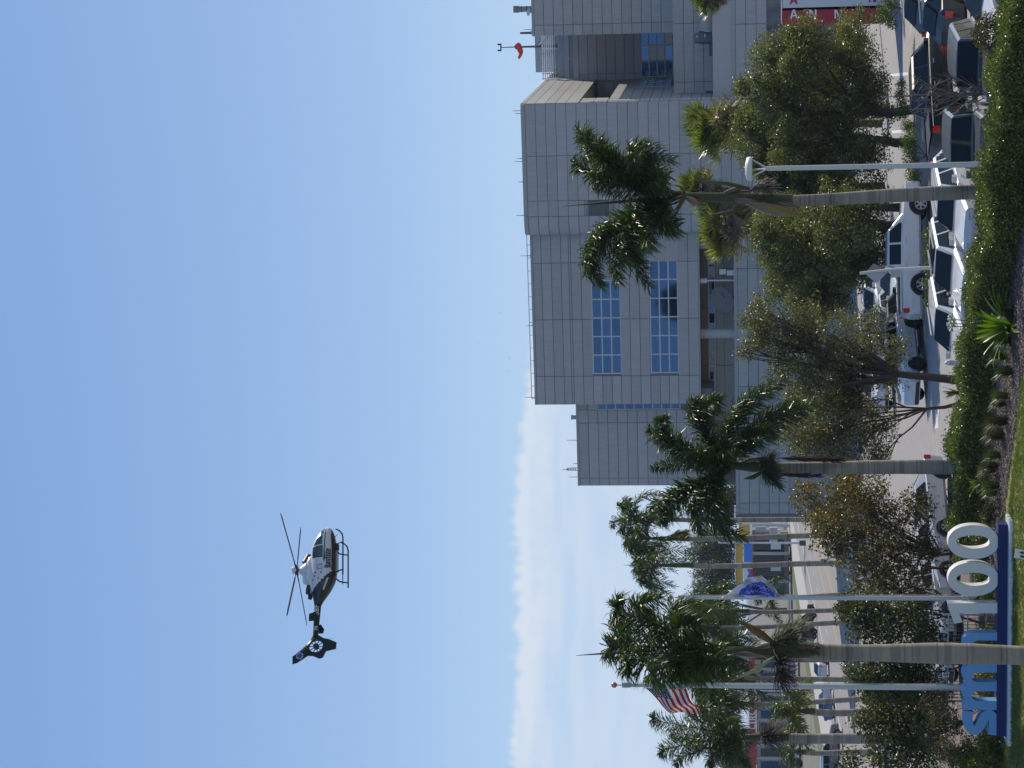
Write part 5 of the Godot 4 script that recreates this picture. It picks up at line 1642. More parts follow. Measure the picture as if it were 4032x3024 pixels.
func vehicles() -> void:
	M.car_glass = mat(0.012, 0.018, 0.022, 0.04, 0.0)
	M.car_glass.metallic_specular = 0.35
	var paint := func(r: float, g: float, b: float, metal := 0.0) -> StandardMaterial3D:
		var m := mat(r, g, b, 0.32, metal)
		m.clearcoat_enabled = true
		m.clearcoat = 0.8
		m.clearcoat_roughness = 0.04
		return m
	var white: Material = paint.call(0.68, 0.68, 0.67)
	var silver: Material = paint.call(0.48, 0.50, 0.52, 0.35)
	var grey: Material = paint.call(0.11, 0.115, 0.125, 0.2)
	var black: Material = paint.call(0.010, 0.010, 0.011)
	var pale: Material = paint.call(0.52, 0.58, 0.62, 0.2)
	var blue: Material = paint.call(0.05, 0.09, 0.22, 0.2)
	var green: Material = paint.call(0.02, 0.035, 0.03, 0.1)
	var row := "vehicles nosed in behind the hedge"
	car("suv", "white suv third from the lamp post, its nose toward the white bollard", S(3700, 1245, 72), 235, white, row)
	car("suv", "white suv with dark sunroof, between two other white cars behind the hedge", S(3700, 1015, 71.6), 235, white, row)
	var roofm := MB.new()
	roofm.box(Vector3(-0.35, 1.735, 0), Vector3(1.15, 0.02, 0.95))
	part("sunroof", roofm.mesh(), M.car_glass, get_node("parked_car_001"))
	car("suv", "white suv crossed by the east palm's trunk, close to the lamp post", S(3700, 775, 70.6), 236, white, row)
	car("boxy", "slate grey boxy car facing the hedge between lamp post and bare shrub", S(3760, 545, 65.0), 258, grey, row)
	car("boxy", "dark boxy car with tan seats and a grey roof at the hedge's brown bush", S(3800, 235, 63.0), 250, paint.call(0.09, 0.095, 0.10), row)
	car("sedan", "white car with a curved roof cut by the frame beside the brown bush", S(3850, -55, 63.5), 215, white, row)
	car("suv", "large black suv with alloy wheels seen from behind at the frame edge", S(3700, -70, 75.6), 33, black, "dark vehicles in the second row", null)
	car("pickup", "black pickup with a lit red and white tail lamp behind the bare shrub", S(3700, 330, 79), 30, black, "dark vehicles in the second row", M.black_rim)
	car("suv", "black car behind the large black suv, under the low branches", S(3640, -90, 84), 35, black, "dark vehicles in the second row")
	car("pickup", "white double cab pickup standing side on beneath the oaks", S(3600, 985, 93), 6, white, "vehicles in the middle row")
	car("suv", "silver car with black alloy wheels half hidden by the grey green oak", S(3600, 1410, 96.5), 228, pale, "vehicles in the middle row", M.black_rim)
	car("sedan", "dark green car tucked between the white pickup and the silver car", S(3600, 1240, 100), 50, green, "vehicles in the middle row")
	car("suv", "white suv with a sunlit roof behind the kite shaped post", S(3450, 1150, 114), 230, white, "vehicles in the back row")
	car("suv", "silver suv behind the grey green oak's crown", S(3450, 1330, 115), 230, silver, "vehicles in the back row")
	car("sedan", "pale sedan seen through the oak above the dark green car", S(3450, 1240, 105), 230, pale, "vehicles in the back row")
	car("sedan", "white sedan low between the pickup roof and the kite shaped post", S(3450, 1080, 104), 232, white, "vehicles in the back row")
	car("suv", "white suv at the far end of the back row beside the oak fork", S(3450, 1480, 117), 230, white, "vehicles in the back row")
	var lot := "cars under the rusty leaved tree"
	car("sedan", "silver car with a glaring roof just west of the palm trunk", S(3600, 2020, 84), 222, silver, lot)
	car("sedan", "pale silver car under the rusty tree, second from the palm trunk", S(3600, 2180, 83), 222, pale, lot)
	car("sedan", "silver car under the rusty tree behind the second zero", S(3600, 2330, 82), 222, silver, lot)
	car("suv", "pale suv behind the numeral one and the flagpole", S(3600, 2480, 82), 222, pale, lot)
	car("suv", "silver suv parked alone nearest the street, its roof clear of leaves", S(3350, 2150, 131), 200, silver, lot)
	var road := "cars on the street"
	car("boxy", "black open topped off road car on the street", G(3217, 2455), 24, black, road, M.black_rim, "moving_car")
	car("sedan", "grey sedan on the street behind the stout palm's stem", G(3262, 2610), 70, silver, road, null, "moving_car")
	car("suv", "white suv on the street at the western frame edge", G(3306, 2985), 15, white, road, null, "moving_car")
	car("suv", "dark suv beside the white suv at the western frame edge", G(3318, 2965), 20, grey, road, null, "moving_car")
	car("sedan", "small blue car on the street beside the striped flag's pole", G(3284, 2765), 75, blue, road, null, "moving_car")
	car("suv", "white suv on the gas station forecourt", G(3112, 2165), 30, white, "cars at the gas station", null, "parked_car")
	car("sedan", "dark car on the gas station forecourt with bright glints", G(3112, 2255), 60, black, "cars at the gas station", null, "parked_car")
	car("sedan", "silver car at the pump beside the gas price sign", G(3105, 2035), 40, silver, "cars at the gas station", null, "parked_car")
	# small white loader by the shop
	var g := G(3160, 2985); g.y = 0
	var ld := thing("loader", "small white loader with a glazed cab and orange bucket by the shop", "loader", g, deg_to_rad(200))
	part("chassis", boxm(Vector3(2.6, 0.7, 1.4)), M.offwhite, ld, Vector3(0, 0.85, 0))
	part("cab", boxm(Vector3(1.3, 1.4, 1.3)), M.white, ld, Vector3(-0.2, 1.9, 0))
	part("cab_window", boxm(Vector3(1.34, 0.7, 1.0)), M.car_glass, ld, Vector3(-0.2, 2.1, 0))
	part("bucket", boxm(Vector3(0.5, 0.6, 1.6)), mat(0.5, 0.2, 0.03), ld, Vector3(1.8, 0.5, 0))
	part("arm", boxm(Vector3(1.4, 0.14, 0.14)), M.steel, ld, Vector3(1.1, 1.0, 0.5), Basis(Vector3.BACK, -0.5))
	for s in [0.7, -0.7]:
		for x in [0.85, -0.85]:
			var wm := MB.new()
			wm.rod(Vector3(0, 0, -0.15), Vector3(0, 0, 0.15), 0.5, 0.5, 18)
			part("wheel", wm.mesh(), M.rubber, ld, Vector3(x, 0.5, s))

# ---------------------------------------------------------------- letter sign
func letter_sign() -> void:
	var a := G(3978, 2905); var b := G(3985, 2050)
	a.y = 0; b.y = 0
	var ax := (b - a).normalized()
	var o := thing("letter_sign", "large sign of pale blue letters smh and white numerals 100 on a navy base", "sign", a, atan2(-ax.z, ax.x))
	var inv := o.transform.affine_inverse()
	var uv := func(sx: float, sy: float) -> Vector2:
		var p: Vector3 = inv * cam_p
		var q: Vector3 = inv.basis * ray(sx, sy)
		var r: Vector3 = p + q * (-p.z / q.z)
		return Vector2(r.x, r.y)
	var T := 0.42
	var lb := mat(0.16, 0.37, 0.66, 0.45)
	var wh := mat(0.72, 0.72, 0.70, 0.4)
	var navy := mat(0.004, 0.014, 0.10, 0.6)
	# zeros
	for z in [[3733, 3932, 2068, 2201, 3766, 3898, 2108, 2160], [3733, 3932, 2214, 2347, 3766, 3898, 2255, 2307]]:
		var o0: Vector2 = uv.call(z[1], z[3]); var o1: Vector2 = uv.call(z[0], z[2])
		var i0: Vector2 = uv.call(z[5], z[7]); var i1: Vector2 = uv.call(z[4], z[6])
		var oc := (o0 + o1) / 2; var oh := (o1 - o0) / 2
		var ic := (i0 + i1) / 2; var ih := (i1 - i0) / 2
		var m := MB.new()
		var n := 56
		var ro := [PackedVector3Array(), PackedVector3Array()]
		var ri := [PackedVector3Array(), PackedVector3Array()]
		for k in n:
			var t := TAU * k / n
			var c := Vector2(signf(cos(t)) * pow(absf(cos(t)), 0.93), signf(sin(t)) * pow(absf(sin(t)), 0.93))
			var p := oc + Vector2(c.x * absf(oh.x), c.y * absf(oh.y))
			var q := ic + Vector2(c.x * absf(ih.x), c.y * absf(ih.y))
			ro[0].append(Vector3(p.x, p.y, -T)); ro[1].append(Vector3(p.x, p.y, 0))
			ri[0].append(Vector3(q.x, q.y, -T)); ri[1].append(Vector3(q.x, q.y, 0))
		m.sheet(ro, true)
		m.sheet(ri, true, true)
		for k in n:
			var k1 := (k + 1) % n
			m.quad(ri[1][k], ro[1][k], ro[1][k1], ri[1][k1])
			m.quad(ro[0][k], ri[0][k], ri[0][k1], ro[0][k1])
		part("numeral_zero", m.mesh(), wh, o)
	var poly := func(list: Array) -> PackedVector2Array:
		var r := PackedVector2Array()
		for q in list:
			r.append(uv.call(q[0], q[1]))
		return r
	var m1 := MB.new()
	m1.slab(poly.call([[3731, 2375], [3928, 2375], [3928, 2415], [3776, 2415], [3791, 2450], [3758, 2456], [3738, 2402]]), -T, -0.002)
	part("numeral_one", m1.mesh(), wh, o)
	# m and h: stems joined by arches; outline traced as one shape
	var arch := func(right: float, left: float, half_w: float, top: float, inner: float, foot: float) -> Array:
		# from the right foot up over the arch to the left stem (outer then inner edge)
		var outer := []
		var inn := []
		for k in 9:
			var t := PI / 2 * k / 8.0
			outer.append([top + (1 - sin(t)) * 44, lerpf(right + 40, right, cos(t)) - half_w * 1.0])
		return outer
	var shape_m := [[3929, 2614]]
	for k in 9:
		var t := PI / 2 * k / 8.0
		shape_m.append([3831 - sin(t) * 42, 2614 + (1 - cos(t)) * 40])
	for q in [[3790, 2664], [3796, 2676], [3805, 2684], [3796, 2693]]:
		shape_m.append(q)
	for k in 7:
		var t := PI / 2 * k / 6.0
		shape_m.append([3812 - sin(t) * 22 - 1, 2698 + (1 - cos(t)) * 30])
	for q in [[3791, 2740], [3797, 2750], [3805, 2758], [3794, 2758], [3794, 2796], [3929, 2796], [3929, 2760]]:
		shape_m.append(q)
	for k in 9:
		var t := PI * k / 8.0
		shape_m.append([3848 - sin(t) * 21, 2760 - (1 - cos(t)) * 0.5 * 38])
	shape_m.append([3929, 2722]); shape_m.append([3929, 2686])
	for k in 9:
		var t := PI * k / 8.0
		shape_m.append([3848 - sin(t) * 21, 2686 - (1 - cos(t)) * 0.5 * 38])
	shape_m.append([3929, 2648])
	var mm := MB.new()
	mm.slab(poly.call(shape_m), -T, 0.0)
	part("letter_m", mm.mesh(), lb, o)
	var shape_h := [[3929, 2492]]
	for k in 9:
		var t := PI / 2 * k / 8.0
		shape_h.append([3832 - sin(t) * 42, 2492 + (1 - cos(t)) * 40])
	for q in [[3791, 2542], [3797, 2553], [3805, 2560], [3722, 2560], [3722, 2597], [3929, 2597], [3929, 2562]]:
		shape_h.append(q)
	for k in 9:
		var t := PI * k / 8.0
		shape_h.append([3850 - sin(t) * 22, 2562 - (1 - cos(t)) * 0.5 * 40])
	shape_h.append([3929, 2522])
	var mh := MB.new()
	mh.slab(poly.call(shape_h), -T, -0.001)
	part("letter_h", mh.mesh(), lb, o)
	var cl := PackedVector2Array()
	for q in [[502, 978], [494, 1040], [494, 1110], [515, 1175], [560, 1207], [605, 1196], [640, 1150], [668, 1090], [700, 1040], [745, 1016], [785, 1040], [800, 1100], [800, 1180], [790, 1262]]:
		cl.append(uv.call(3650 + q[0] / 3.05, 2480 + q[1] / 3.05))
	var sm := MB.new()
	var curve := Curve2D.new()
	for i in cl.size():
		var tg := (cl[mini(i + 1, cl.size() - 1)] - cl[maxi(i - 1, 0)]) / 6.0
		curve.add_point(cl[i], -tg, tg)
	sm.slab(stroke(curve.tessellate(4, 3), 0.285), -T, 0.001)
	part("letter_s", sm.mesh(), lb, o)
	var b0: Vector2 = uv.call(3962, 2898); var b1: Vector2 = uv.call(3929, 2064)
	part("navy_base", boxm(Vector3(b1.x - b0.x, b1.y - b0.y - 0.004, 0.62)), navy, o, Vector3((b0.x + b1.x) / 2, (b0.y + b1.y) / 2, -0.24))
	var seam := mat(0.50, 0.52, 0.54, 0.6)
	var n := 4
	var L := (b1.x - b0.x + 0.42) / n
	for k in n:
		part("plinth_stone", boxm(Vector3(L - 0.012, b0.y - 0.004, 1.0)), wh, o, Vector3(b0.x - 0.21 + L * (k + 0.5), b0.y / 2 - 0.004, -0.10))
	part("plinth_top", boxm(Vector3(b1.x - b0.x + 0.36, 0.03, 0.9)), seam, o, Vector3((b0.x + b1.x) / 2, b0.y - 0.012, -0.10))
	# leaning arrow board before the sign
	var ap := S(3990, 2186, 60.0)
	ap.y = 0
	var ar := thing("arrow_board", "small leaning white board with dark arrow print in front of the navy base", "sign", ap, 0.1)
	var pm := MB.new()
	pm.rod(Vector3(0, -0.1, -0.03), Vector3(0, 0.5, -0.03), 0.015, 0.015, 6)
	part("stake", pm.mesh(), M.alu, ar)
	var tilt := Basis(Vector3.BACK, -0.19)
	var bd := part("board", boxm(Vector3(0.255, 0.62, 0.02)), mat(0.78, 0.78, 0.74, 0.5), ar, Vector3(0.0, 0.26, 0), tilt)
	var ink := mat(0.05, 0.05, 0.06, 0.6)
	var am := MB.new()
	am.slab(PackedVector2Array([Vector2(0.045, 0.21), Vector2(0.10, 0.08), Vector2(0.068, 0.09), Vector2(0.068, -0.2), Vector2(0.03, -0.2), Vector2(0.03, 0.09), Vector2(-0.005, 0.08)]), 0.010, 0.014)
	part("arrow_print", am.mesh(), ink, bd)
	var a2 := MB.new()
	a2.slab(PackedVector2Array([Vector2(-0.095, 0.15), Vector2(-0.03, 0.16), Vector2(-0.015, -0.18), Vector2(-0.07, -0.18)]), 0.010, 0.014)
	part("arrow_print", a2.mesh(), ink, bd)
	# fence behind the letters
	var f0 := S(3700, 2420, 69); var f1 := S(3700, 2760, 70)
	f0.y = 0; f1.y = 0
	var fe := thing("metal_fence", "low thin barred grey metal fence behind the letters", "fence", f0)
	var dirv := f1 - f0
	var nb := 26
	for k in nb + 1:
		part("bar", boxm(Vector3(0.02, 1.55, 0.02)), M.dark_steel, fe, dirv * (k / float(nb)) + Vector3(0, 0.85, 0))
	for y in [0.35, 0.95, 1.55]:
		var rl := MB.new()
		rl.rod(Vector3(0, y, 0), dirv + Vector3(0, y, 0), 0.025, 0.025, 5)
		part("rail", rl.mesh(), M.steel, fe)
	for k in 3:
		part("post", boxm(Vector3(0.06, 1.75, 0.06)), M.steel, fe, dirv * (k / 2.0) + Vector3(0, 0.87, 0.0))

# ---------------------------------------------------------------- poles, flags, lamps
func cloth(rows: Array, col: Callable, parent: Node3D, called: String, m: Material) -> void:
	var b := MB.new()
	var h := rows.size(); var w: int = rows[0].size()
	for i in h - 1:
		for j in w - 1:
			var c: Color = col.call((j + 0.5) / (w - 1), (i + 0.5) / (h - 1))
			b.quad(rows[i][j], rows[i + 1][j], rows[i + 1][j + 1], rows[i][j + 1], c)
	part(called, b.mesh(), m, parent)

func poles() -> void:
	M.cloth = vmat(0.7, 0.3)
	M.cloth.backlight_enabled = true
	M.cloth.backlight = Color(0.55, 0.55, 0.55)
	# striped flag
	var d := 69.0
	var top := S(2416, 2706, d)
	var base := S(3800, 2708, d)
	base.y = 0
	top = Vector3(base.x, top.y, base.z)
	var pole := func(label: String, bs: Vector3, h: float, r: float, ball: Material) -> Node3D:
		var o := thing("flagpole", label, "flagpole", bs, 0, "flagpoles behind the letter sign")
		var m := MB.new()
		m.tube(PackedVector3Array([Vector3.ZERO, Vector3(0, h * 0.6, 0), Vector3(0, h - 0.55, 0)]), PackedFloat32Array([r, r * 0.85, r * 0.62]), 14)
		part("pole", m.mesh(), M.alu, o)
		var t := MB.new()
		t.rod(Vector3(0, h - 0.55, 0), Vector3(0, h - 0.28, 0), r * 0.85, r * 0.85, 12)
		t.rod(Vector3(0, h - 0.28, 0), Vector3(0, h - 0.1, 0), 0.02, 0.02, 6)
		part("truck", t.mesh(), M.steel, o)
		var s := SphereMesh.new()
		s.radius = 0.095; s.height = 0.19
		part("ball", s, ball, o, Vector3(0, h - 0.02, 0))
		var hl := MB.new()
		hl.rod(Vector3(r + 0.03, 0.8, 0.02), Vector3(r * 0.7 + 0.02, h - 0.5, 0.02), 0.006, 0.006, 4)
		part("halyard", hl.mesh(), M.offwhite, o)
		return o
	var gold := mat(0.45, 0.28, 0.17, 0.25, 0.7)
	pole.call("white flagpole with a bronze ball carrying the striped flag", base, top.y, 0.10, gold)
	var f := thing("striped_flag", "drooping red and white striped flag with a dark blue starred corner", "flag", Vector3(base.x, 0, base.z))
	var off := Vector3(base.x, 0, base.z)
	var H0 := S(2538, 2708, d) - off; var H1 := S(2698, 2708, d) - off
	var rows := []
	var NV := 26; var NU := 34
	for i in NV + 1:
		var v := i / float(NV)
		var line := PackedVector3Array()
		var hp := H0.lerp(H1, v)
		var fly := (S(2640, 2815, d) - off).lerp(S(2748, 2818, d) - off, v)
		var mid := (S(2580, 2748, d) - off).lerp(S(2720, 2760, d) - off, v)
		for j in NU + 1:
			var u := j / float(NU)
			var p := hp * (1 - u) * (1 - u) + mid * 2 * u * (1 - u) + fly * u * u
			p += Vector3(0.05 * sin(u * 7 + v * 2), 0.10 * u * sin(v * 6.0 - 0.6) , 0.26 * u * sin(u * 9.0 + v * 4.2) + 0.05 * sin(v * 13 + u * 5))
			line.append(p)
		rows.append(line)
	var stripes := func(u: float, v: float) -> Color:
		if u < 0.42 and v < 7.0 / 13.0:
			var gx := int(u / 0.42 * 14.0); var gy := int(v * 26.0)
			return Color(0.55, 0.55, 0.58) if (gx + gy) % 2 == 1 and gy % 2 == 1 and gx % 2 == 0 else Color(0.015, 0.025, 0.10)
		return Color(0.42, 0.025, 0.04) if int(v * 13.0) % 2 == 0 else Color(0.70, 0.68, 0.66)
	cloth(rows, stripes, f, "cloth", M.cloth)
	part("heading", boxm(Vector3(0.03, H0.y - H1.y, 0.01)), M.offwhite, f, (H0 + H1) / 2 + Vector3(0.0, 0, 0.10))
	# white flag with blue panel
	var d2 := 70.0
	var b2 := S(3760, 2356, d2); b2.y = 0
	var t2 := S(2636, 2356, d2)
	pole.call("grey flagpole carrying the white and blue flag", b2, t2.y, 0.085, mat(0.42, 0.33, 0.20, 0.3, 0.6))
	var f2 := thing("white_flag", "crumpled white flag with a blue panel of white script", "flag", b2)
	var outline := [[2848, 2349], [2880, 2325], [2915, 2300], [2945, 2278], [2970, 2266], [2995, 2268], [3020, 2282], [3042, 2305], [3058, 2328], [3068, 2347]]
	var r2 := []
	for i in 19:
		var t := i / 18.0 * 9.0
		var k := mini(int(t), 8)
		var e := S(lerpf(outline[k][0], outline[k + 1][0], t - k), lerpf(outline[k][1], outline[k + 1][1], t - k), d2 - 0.1) - b2
		var s := S(lerpf(2842, 3070, i / 18.0), 2352, d2 - 0.1) - b2
		var line := PackedVector3Array()
		for j in 19:
			var u := j / 18.0
			line.append(s.lerp(e, u) + Vector3(0, 0.03 * sin(u * 8 + i), 0.24 * sin(u * 8.0 + i * 0.8) + 0.16 * sin(i * 1.7) * u))
		r2.append(line)
	var white_blue := func(u: float, v: float) -> Color:
		if u > 0.10 and u < 0.80 - 0.9 * absf(v - 0.60) and v > 0.26 + 0.25 * u * 0.3 and v < 0.90:
			return Color(0.09, 0.16, 0.62)
		return Color(0.78, 0.78, 0.86)
	cloth(r2, white_blue, f2, "cloth", M.cloth)
	var sc := MB.new()
	for w in 2:
		var pth := PackedVector3Array()
		for k in 22:
			var t := k / 21.0
			var i := int(lerpf(7.0, 14.0, t)); var j := int(lerpf(4.0 + w * 5, 7.0 + w * 5, 0.5 + 0.5 * sin(k * 1.9)))
			pth.append(r2[i][j].lerp(r2[mini(i + 1, 18)][j], fmod(lerpf(7.0, 14.0, t), 1.0)) + Vector3(0, 0, 0.03))
		sc.tube(pth, PackedFloat32Array([0.014]), 4, Color(0.7, 0.7, 0.85))
	part("script", sc.mesh(), M.vert, f2)
	# white lamp post
	var lb := S(3830, 648, 62.0); lb.y = 0
	var lt := S(2962, 667, 62.0)
	var lo := thing("lamp_post", "tall white lamp post with a shallow disc head beside the oak", "lamp post", lb)
	var tt := lt - lb
	tt.x = 0; tt.z = 0
	var pm := MB.new()
	pm.tube(PackedVector3Array([Vector3(0, -0.1, 0), tt - Vector3(0, 0.42, 0)]), PackedFloat32Array([0.085, 0.07]), 14)
	part("pole", pm.mesh(), M.offwhite, lo)
	for k in 3:
		var a := TAU * k / 3 + 0.5
		var sm := MB.new()
		sm.rod(tt - Vector3(0, 0.45, 0), tt + Vector3(cos(a) * 0.30, 0.02, sin(a) * 0.30), 0.03, 0.022, 6)
		part("strut", sm.mesh(), M.offwhite, lo)
	var dk := MB.new()
	dk.tube(PackedVector3Array([tt + Vector3(0, 0, 0), tt + Vector3(0, 0.05, 0), tt + Vector3(0, 0.16, 0), tt + Vector3(0, 0.21, 0)]), PackedFloat32Array([0.33, 0.36, 0.33, 0.14]), 26)
	part("disc_head", dk.mesh(), mat(0.68, 0.67, 0.60, 0.5), lo)
	# kite shaped post among the cars
	var kb := S(3655, 1052, 86); kb.y = 0
	var ko := thing("kite_post", "grey post with kite shaped plates standing beside the white pickup", "post", kb)
	var kp := func(sx: float, sy: float) -> Vector3:
		return S(sx, sy, 86) - kb
	var km := MB.new()
	km.tube(PackedVector3Array([Vector3(0, -0.05, 0), kp.call(3520, 1062), kp.call(3386, 1076)]), PackedFloat32Array([0.075, 0.07, 0.06]), 8)
	part("post", km.mesh(), M.offwhite, ko)
	var plate := func(list: Array, mm: Material) -> void:
		var b := MB.new()
		var pts := []
		for q in list:
			pts.append(kp.call(q[0], q[1]) + Vector3(0, 0, q[2]))
		for k in range(1, pts.size() - 1):
			b.tri(pts[0], pts[k], pts[k + 1])
			b.tri(pts[0] + Vector3(0, 0, -0.05), pts[k + 1] + Vector3(0, 0, -0.05), pts[k] + Vector3(0, 0, -0.05))
		for k in pts.size():
			var p: Vector3 = pts[k]; var q2: Vector3 = pts[(k + 1) % pts.size()]
			b.quad(p, p + Vector3(0, 0, -0.05), q2 + Vector3(0, 0, -0.05), q2)
		part("plate", b.mesh(), mm, ko)
	plate.call([[3400, 1072, 0.03], [3448, 1118, 0.45], [3498, 1070, 0.03]], M.steel)
	plate.call([[3412, 1068, 0.0], [3496, 1062, 0.0], [3442, 1035, -0.35]], mat(0.16, 0.155, 0.15, 0.7))
	plate.call([[3505, 1062, 0.03], [3508, 1095, 0.25], [3545, 1092, 0.25], [3545, 1058, 0.03]], M.steel)
	# bollard
	var bl := S(3800, 1428, 69.5); bl.y = 0
	var bo := thing("bollard", "white round topped bollard between hedge and car park", "bollard", bl)
	var bm := MB.new()
	bm.tube(PackedVector3Array([Vector3.ZERO, Vector3(0, 1.42, 0), Vector3(0, 1.50, 0), Vector3(0, 1.55, 0), Vector3(0, 1.57, 0)]), PackedFloat32Array([0.085, 0.085, 0.075, 0.045, 0.01]), 16)
	part("post", bm.mesh(), mat(0.66, 0.66, 0.62, 0.5), bo)
	var bb := MB.new()
	bb.rod(Vector3(0, 1.3, 0), Vector3(0, 1.42, 0), 0.089, 0.089, 16)
	part("band", bb.mesh(), M.alu, bo)
	# painted stall lines
	var wl := mat(0.62, 0.61, 0.58, 0.7)
	for q in [[3575, 290, 3507, 296], [3570, 515, 3508, 520], [3590, 80, 3583, 140], [3560, 760, 3505, 765]]:
		var g0 := G(q[0], q[1]); var g1 := G(q[2], q[3])
		g0.y = 0; g1.y = 0
		var s := (g1 - g0).cross(Vector3.UP).normalized() * 0.07
		ground_poly("road_marking_stall", [g0 - s, g0 + s, g1 + s, g1 - s], 0.004, wl)
	# gulls
	var gulls := [[1966, 1230], [1963, 1286], [2034, 1308], [2006, 1409], [2006, 1460], [1953, 1508], [1883, 1350]]
	var where := ["highest over the middle roof", "second highest over the middle roof", "closest above the middle roof's rail", "over the middle roof's west half", "just below another near the west end", "farthest west over the hospital", "alone, high above the others"]
	for i in gulls.size():
		var g := S(gulls[i][0], gulls[i][1], 320 + i * 6)
		var go := thing("gull", "tiny dark gull in flight, " + where[i], "bird", g, i * 0.9, "gulls over the hospital")
		go.scale = Vector3.ONE * 0.5
		var gm := MB.new()
		gm.tube(PackedVector3Array([Vector3(-0.22, 0, 0), Vector3(0, 0, 0), Vector3(0.25, 0.03, 0)]), PackedFloat32Array([0.02, 0.07, 0.02]), 6)
		part("body", gm.mesh(), M.steel, go)
		for s in [1.0, -1.0]:
			var wm := MB.new()
			wm.quad(Vector3(-0.08, 0.03, 0), Vector3(0.08, 0.03, 0), Vector3(0.02, 0.14, s * 0.35), Vector3(-0.08, 0.14, s * 0.35))
			wm.tri(Vector3(-0.08, 0.14, s * 0.35), Vector3(0.02, 0.14, s * 0.35), Vector3(-0.1, 0.06, s * 0.65))
			part("wing", wm.mesh(), M.dark_steel, go)

# ---------------------------------------------------------------- street signs and shops
func shops() -> void:
	# tall board at the frame edge, red band and white field
	var d := 113.0
	var c := S(3490, 60, d); c.y = 0
	var o := thing("entrance_sign", "tall white and red sign board with upended letters behind the big oak", "sign", c)
	var here := {"d": d, "c": c, "o": o}
	var P := func(sx: float, sy: float) -> Vector3:
		return S(sx, sy, here.d) - here.c
	var slabp := func(called: String, x0: float, x1: float, y0: float, y1: float, z0: float, z1: float, m: Material) -> void:
		var a: Vector3 = P.call(x1, y1); var b: Vector3 = P.call(x0, y0)
		part(called, boxm(Vector3(absf(b.x - a.x), absf(b.y - a.y), z1 - z0)), m, here.o, Vector3((a.x + b.x) / 2, (a.y + b.y) / 2, (z0 + z1) / 2))
	slabp.call("red_band", 3080, 3482, 32, 90, -0.3, 0.0, mat(0.36, 0.02, 0.035, 0.45))
	slabp.call("white_field", 3080, 3482, -190, 31, -0.3, 0.0, mat(0.62, 0.64, 0.68, 0.45))
	slabp.call("foot_trim", 3483, 3489, -190, 88, -0.28, -0.02, mat(0.02, 0.02, 0.05, 0.5))
	slabp.call("top_trim", 3074, 3079, -190, 90, -0.32, 0.03, M.white)
	slabp.call("plinth", 3490, 3560, -190, 70, -0.3, -0.05, M.conc)
	var letters := [["A", 3126, 57, 34.0, M.white], ["N", 3200, 56, 34.0, M.white], ["N", 3300, 57, 34.0, M.white], ["A", 3125, -1, 34.0, mat(0.36, 0.02, 0.035, 0.45)], ["N", 3435, -8, 34.0, mat(0.36, 0.02, 0.035, 0.45)]]
	for l in letters:
		var q: Vector3 = P.call(l[1], l[2])
		part("letter", text_mesh(l[0], l[3] * d / FL, 0.04), l[4], o, Vector3(q.x, q.y, 0.012), Basis(Vector3.BACK, -PI / 2))
	# gas station
	d = 385.0
	c = S(3110, 2200, d); c.y = 0
	o = thing("gas_station", "yellow walled gas station with a bright blue canopy edge", "gas station", c)
	here.d = d; here.c = c; here.o = o
	slabp.call("canopy_roof", 2893, 2898, 2110, 2350, -9.0, 1.2, M.white)
	slabp.call("parapet", 2898, 2926, 2110, 2350, -9.0, 0.0, M.yellow)
	slabp.call("side_parapet", 2908, 2952, 2020, 2109, -9.0, -1.0, M.yellow)
	slabp.call("store_wall", 2962, 3108, 2100, 2350, -9.0, -4.0, mat(0.26, 0.22, 0.18, 0.8))
	for k in 5:
		slabp.call("store_window", 2972, 3090, 2128 + k * 42, 2166 + k * 42, -4.0, -3.9, M.dark_glass)
	slabp.call("canopy_core", 2926, 2964, 2118, 2348, -8.8, 0.2, M.offwhite)
	slabp.call("blue_fascia", 2930, 2962, 2122, 2212, 0.2, 0.45, mat(0.05, 0.20, 0.68, 0.35))
	slabp.call("white_fascia", 2930, 2963, 2213, 2345, 0.2, 0.42, M.white)
	var lg := func(called: String, y: float, m: Material) -> void:
		var b := MB.new()
		var q: Vector3 = P.call(2948, y)
		b.slab(PackedVector2Array([Vector2(-0.75, 0.3), Vector2(0, -0.05), Vector2(0.75, 0.3), Vector2(0.75, -0.15), Vector2(0, -0.5), Vector2(-0.75, -0.15)]), 0, 0.08)
		part(called, b.mesh(), m, here.o, Vector3(q.x, q.y, 0.43))
	lg.call("chevron_emblem", 2256, mat(0.03, 0.16, 0.5, 0.4))
	var q2: Vector3 = P.call(2956, 2256)
	var rb := MB.new()
	rb.slab(PackedVector2Array([Vector2(-0.75, 0.3), Vector2(0, -0.05), Vector2(0.75, 0.3), Vector2(0.75, -0.15), Vector2(0, -0.5), Vector2(-0.75, -0.15)]), 0, 0.08)
	part("chevron_emblem", rb.mesh(), M.red, o, Vector3(q2.x, q2.y - 0.05, 0.46))
	for y in [2070, 2180, 2290]:
		slabp.call("canopy_column", 2962, 3110, y - 6, y + 6, -0.8, -0.2, M.conc)
	for y in [2100, 2150, 2235]:
		slabp.call("fuel_pump", 3035, 3075, y - 14, y + 14, -1.2, -0.4, M.offwhite)
	# price sign
	d = 300.0
	c = S(3160, 2035, d); c.y = 0
	o = thing("price_sign", "white and blue fuel price sign with a red slanted mark", "sign", c)
	here.d = d; here.c = c; here.o = o
	slabp.call("header", 2890, 2922, 1990, 2058, -0.4, 0.0, M.white)
	slabp.call("header_print", 2898, 2912, 2002, 2046, 0.0, 0.05, M.blue)
	slabp.call("white_panel", 2924, 2956, 2030, 2058, -0.4, 0.0, M.white)
	var rp := MB.new()
	var A0: Vector3 = P.call(2950, 2052); var A1: Vector3 = P.call(2930, 2036)
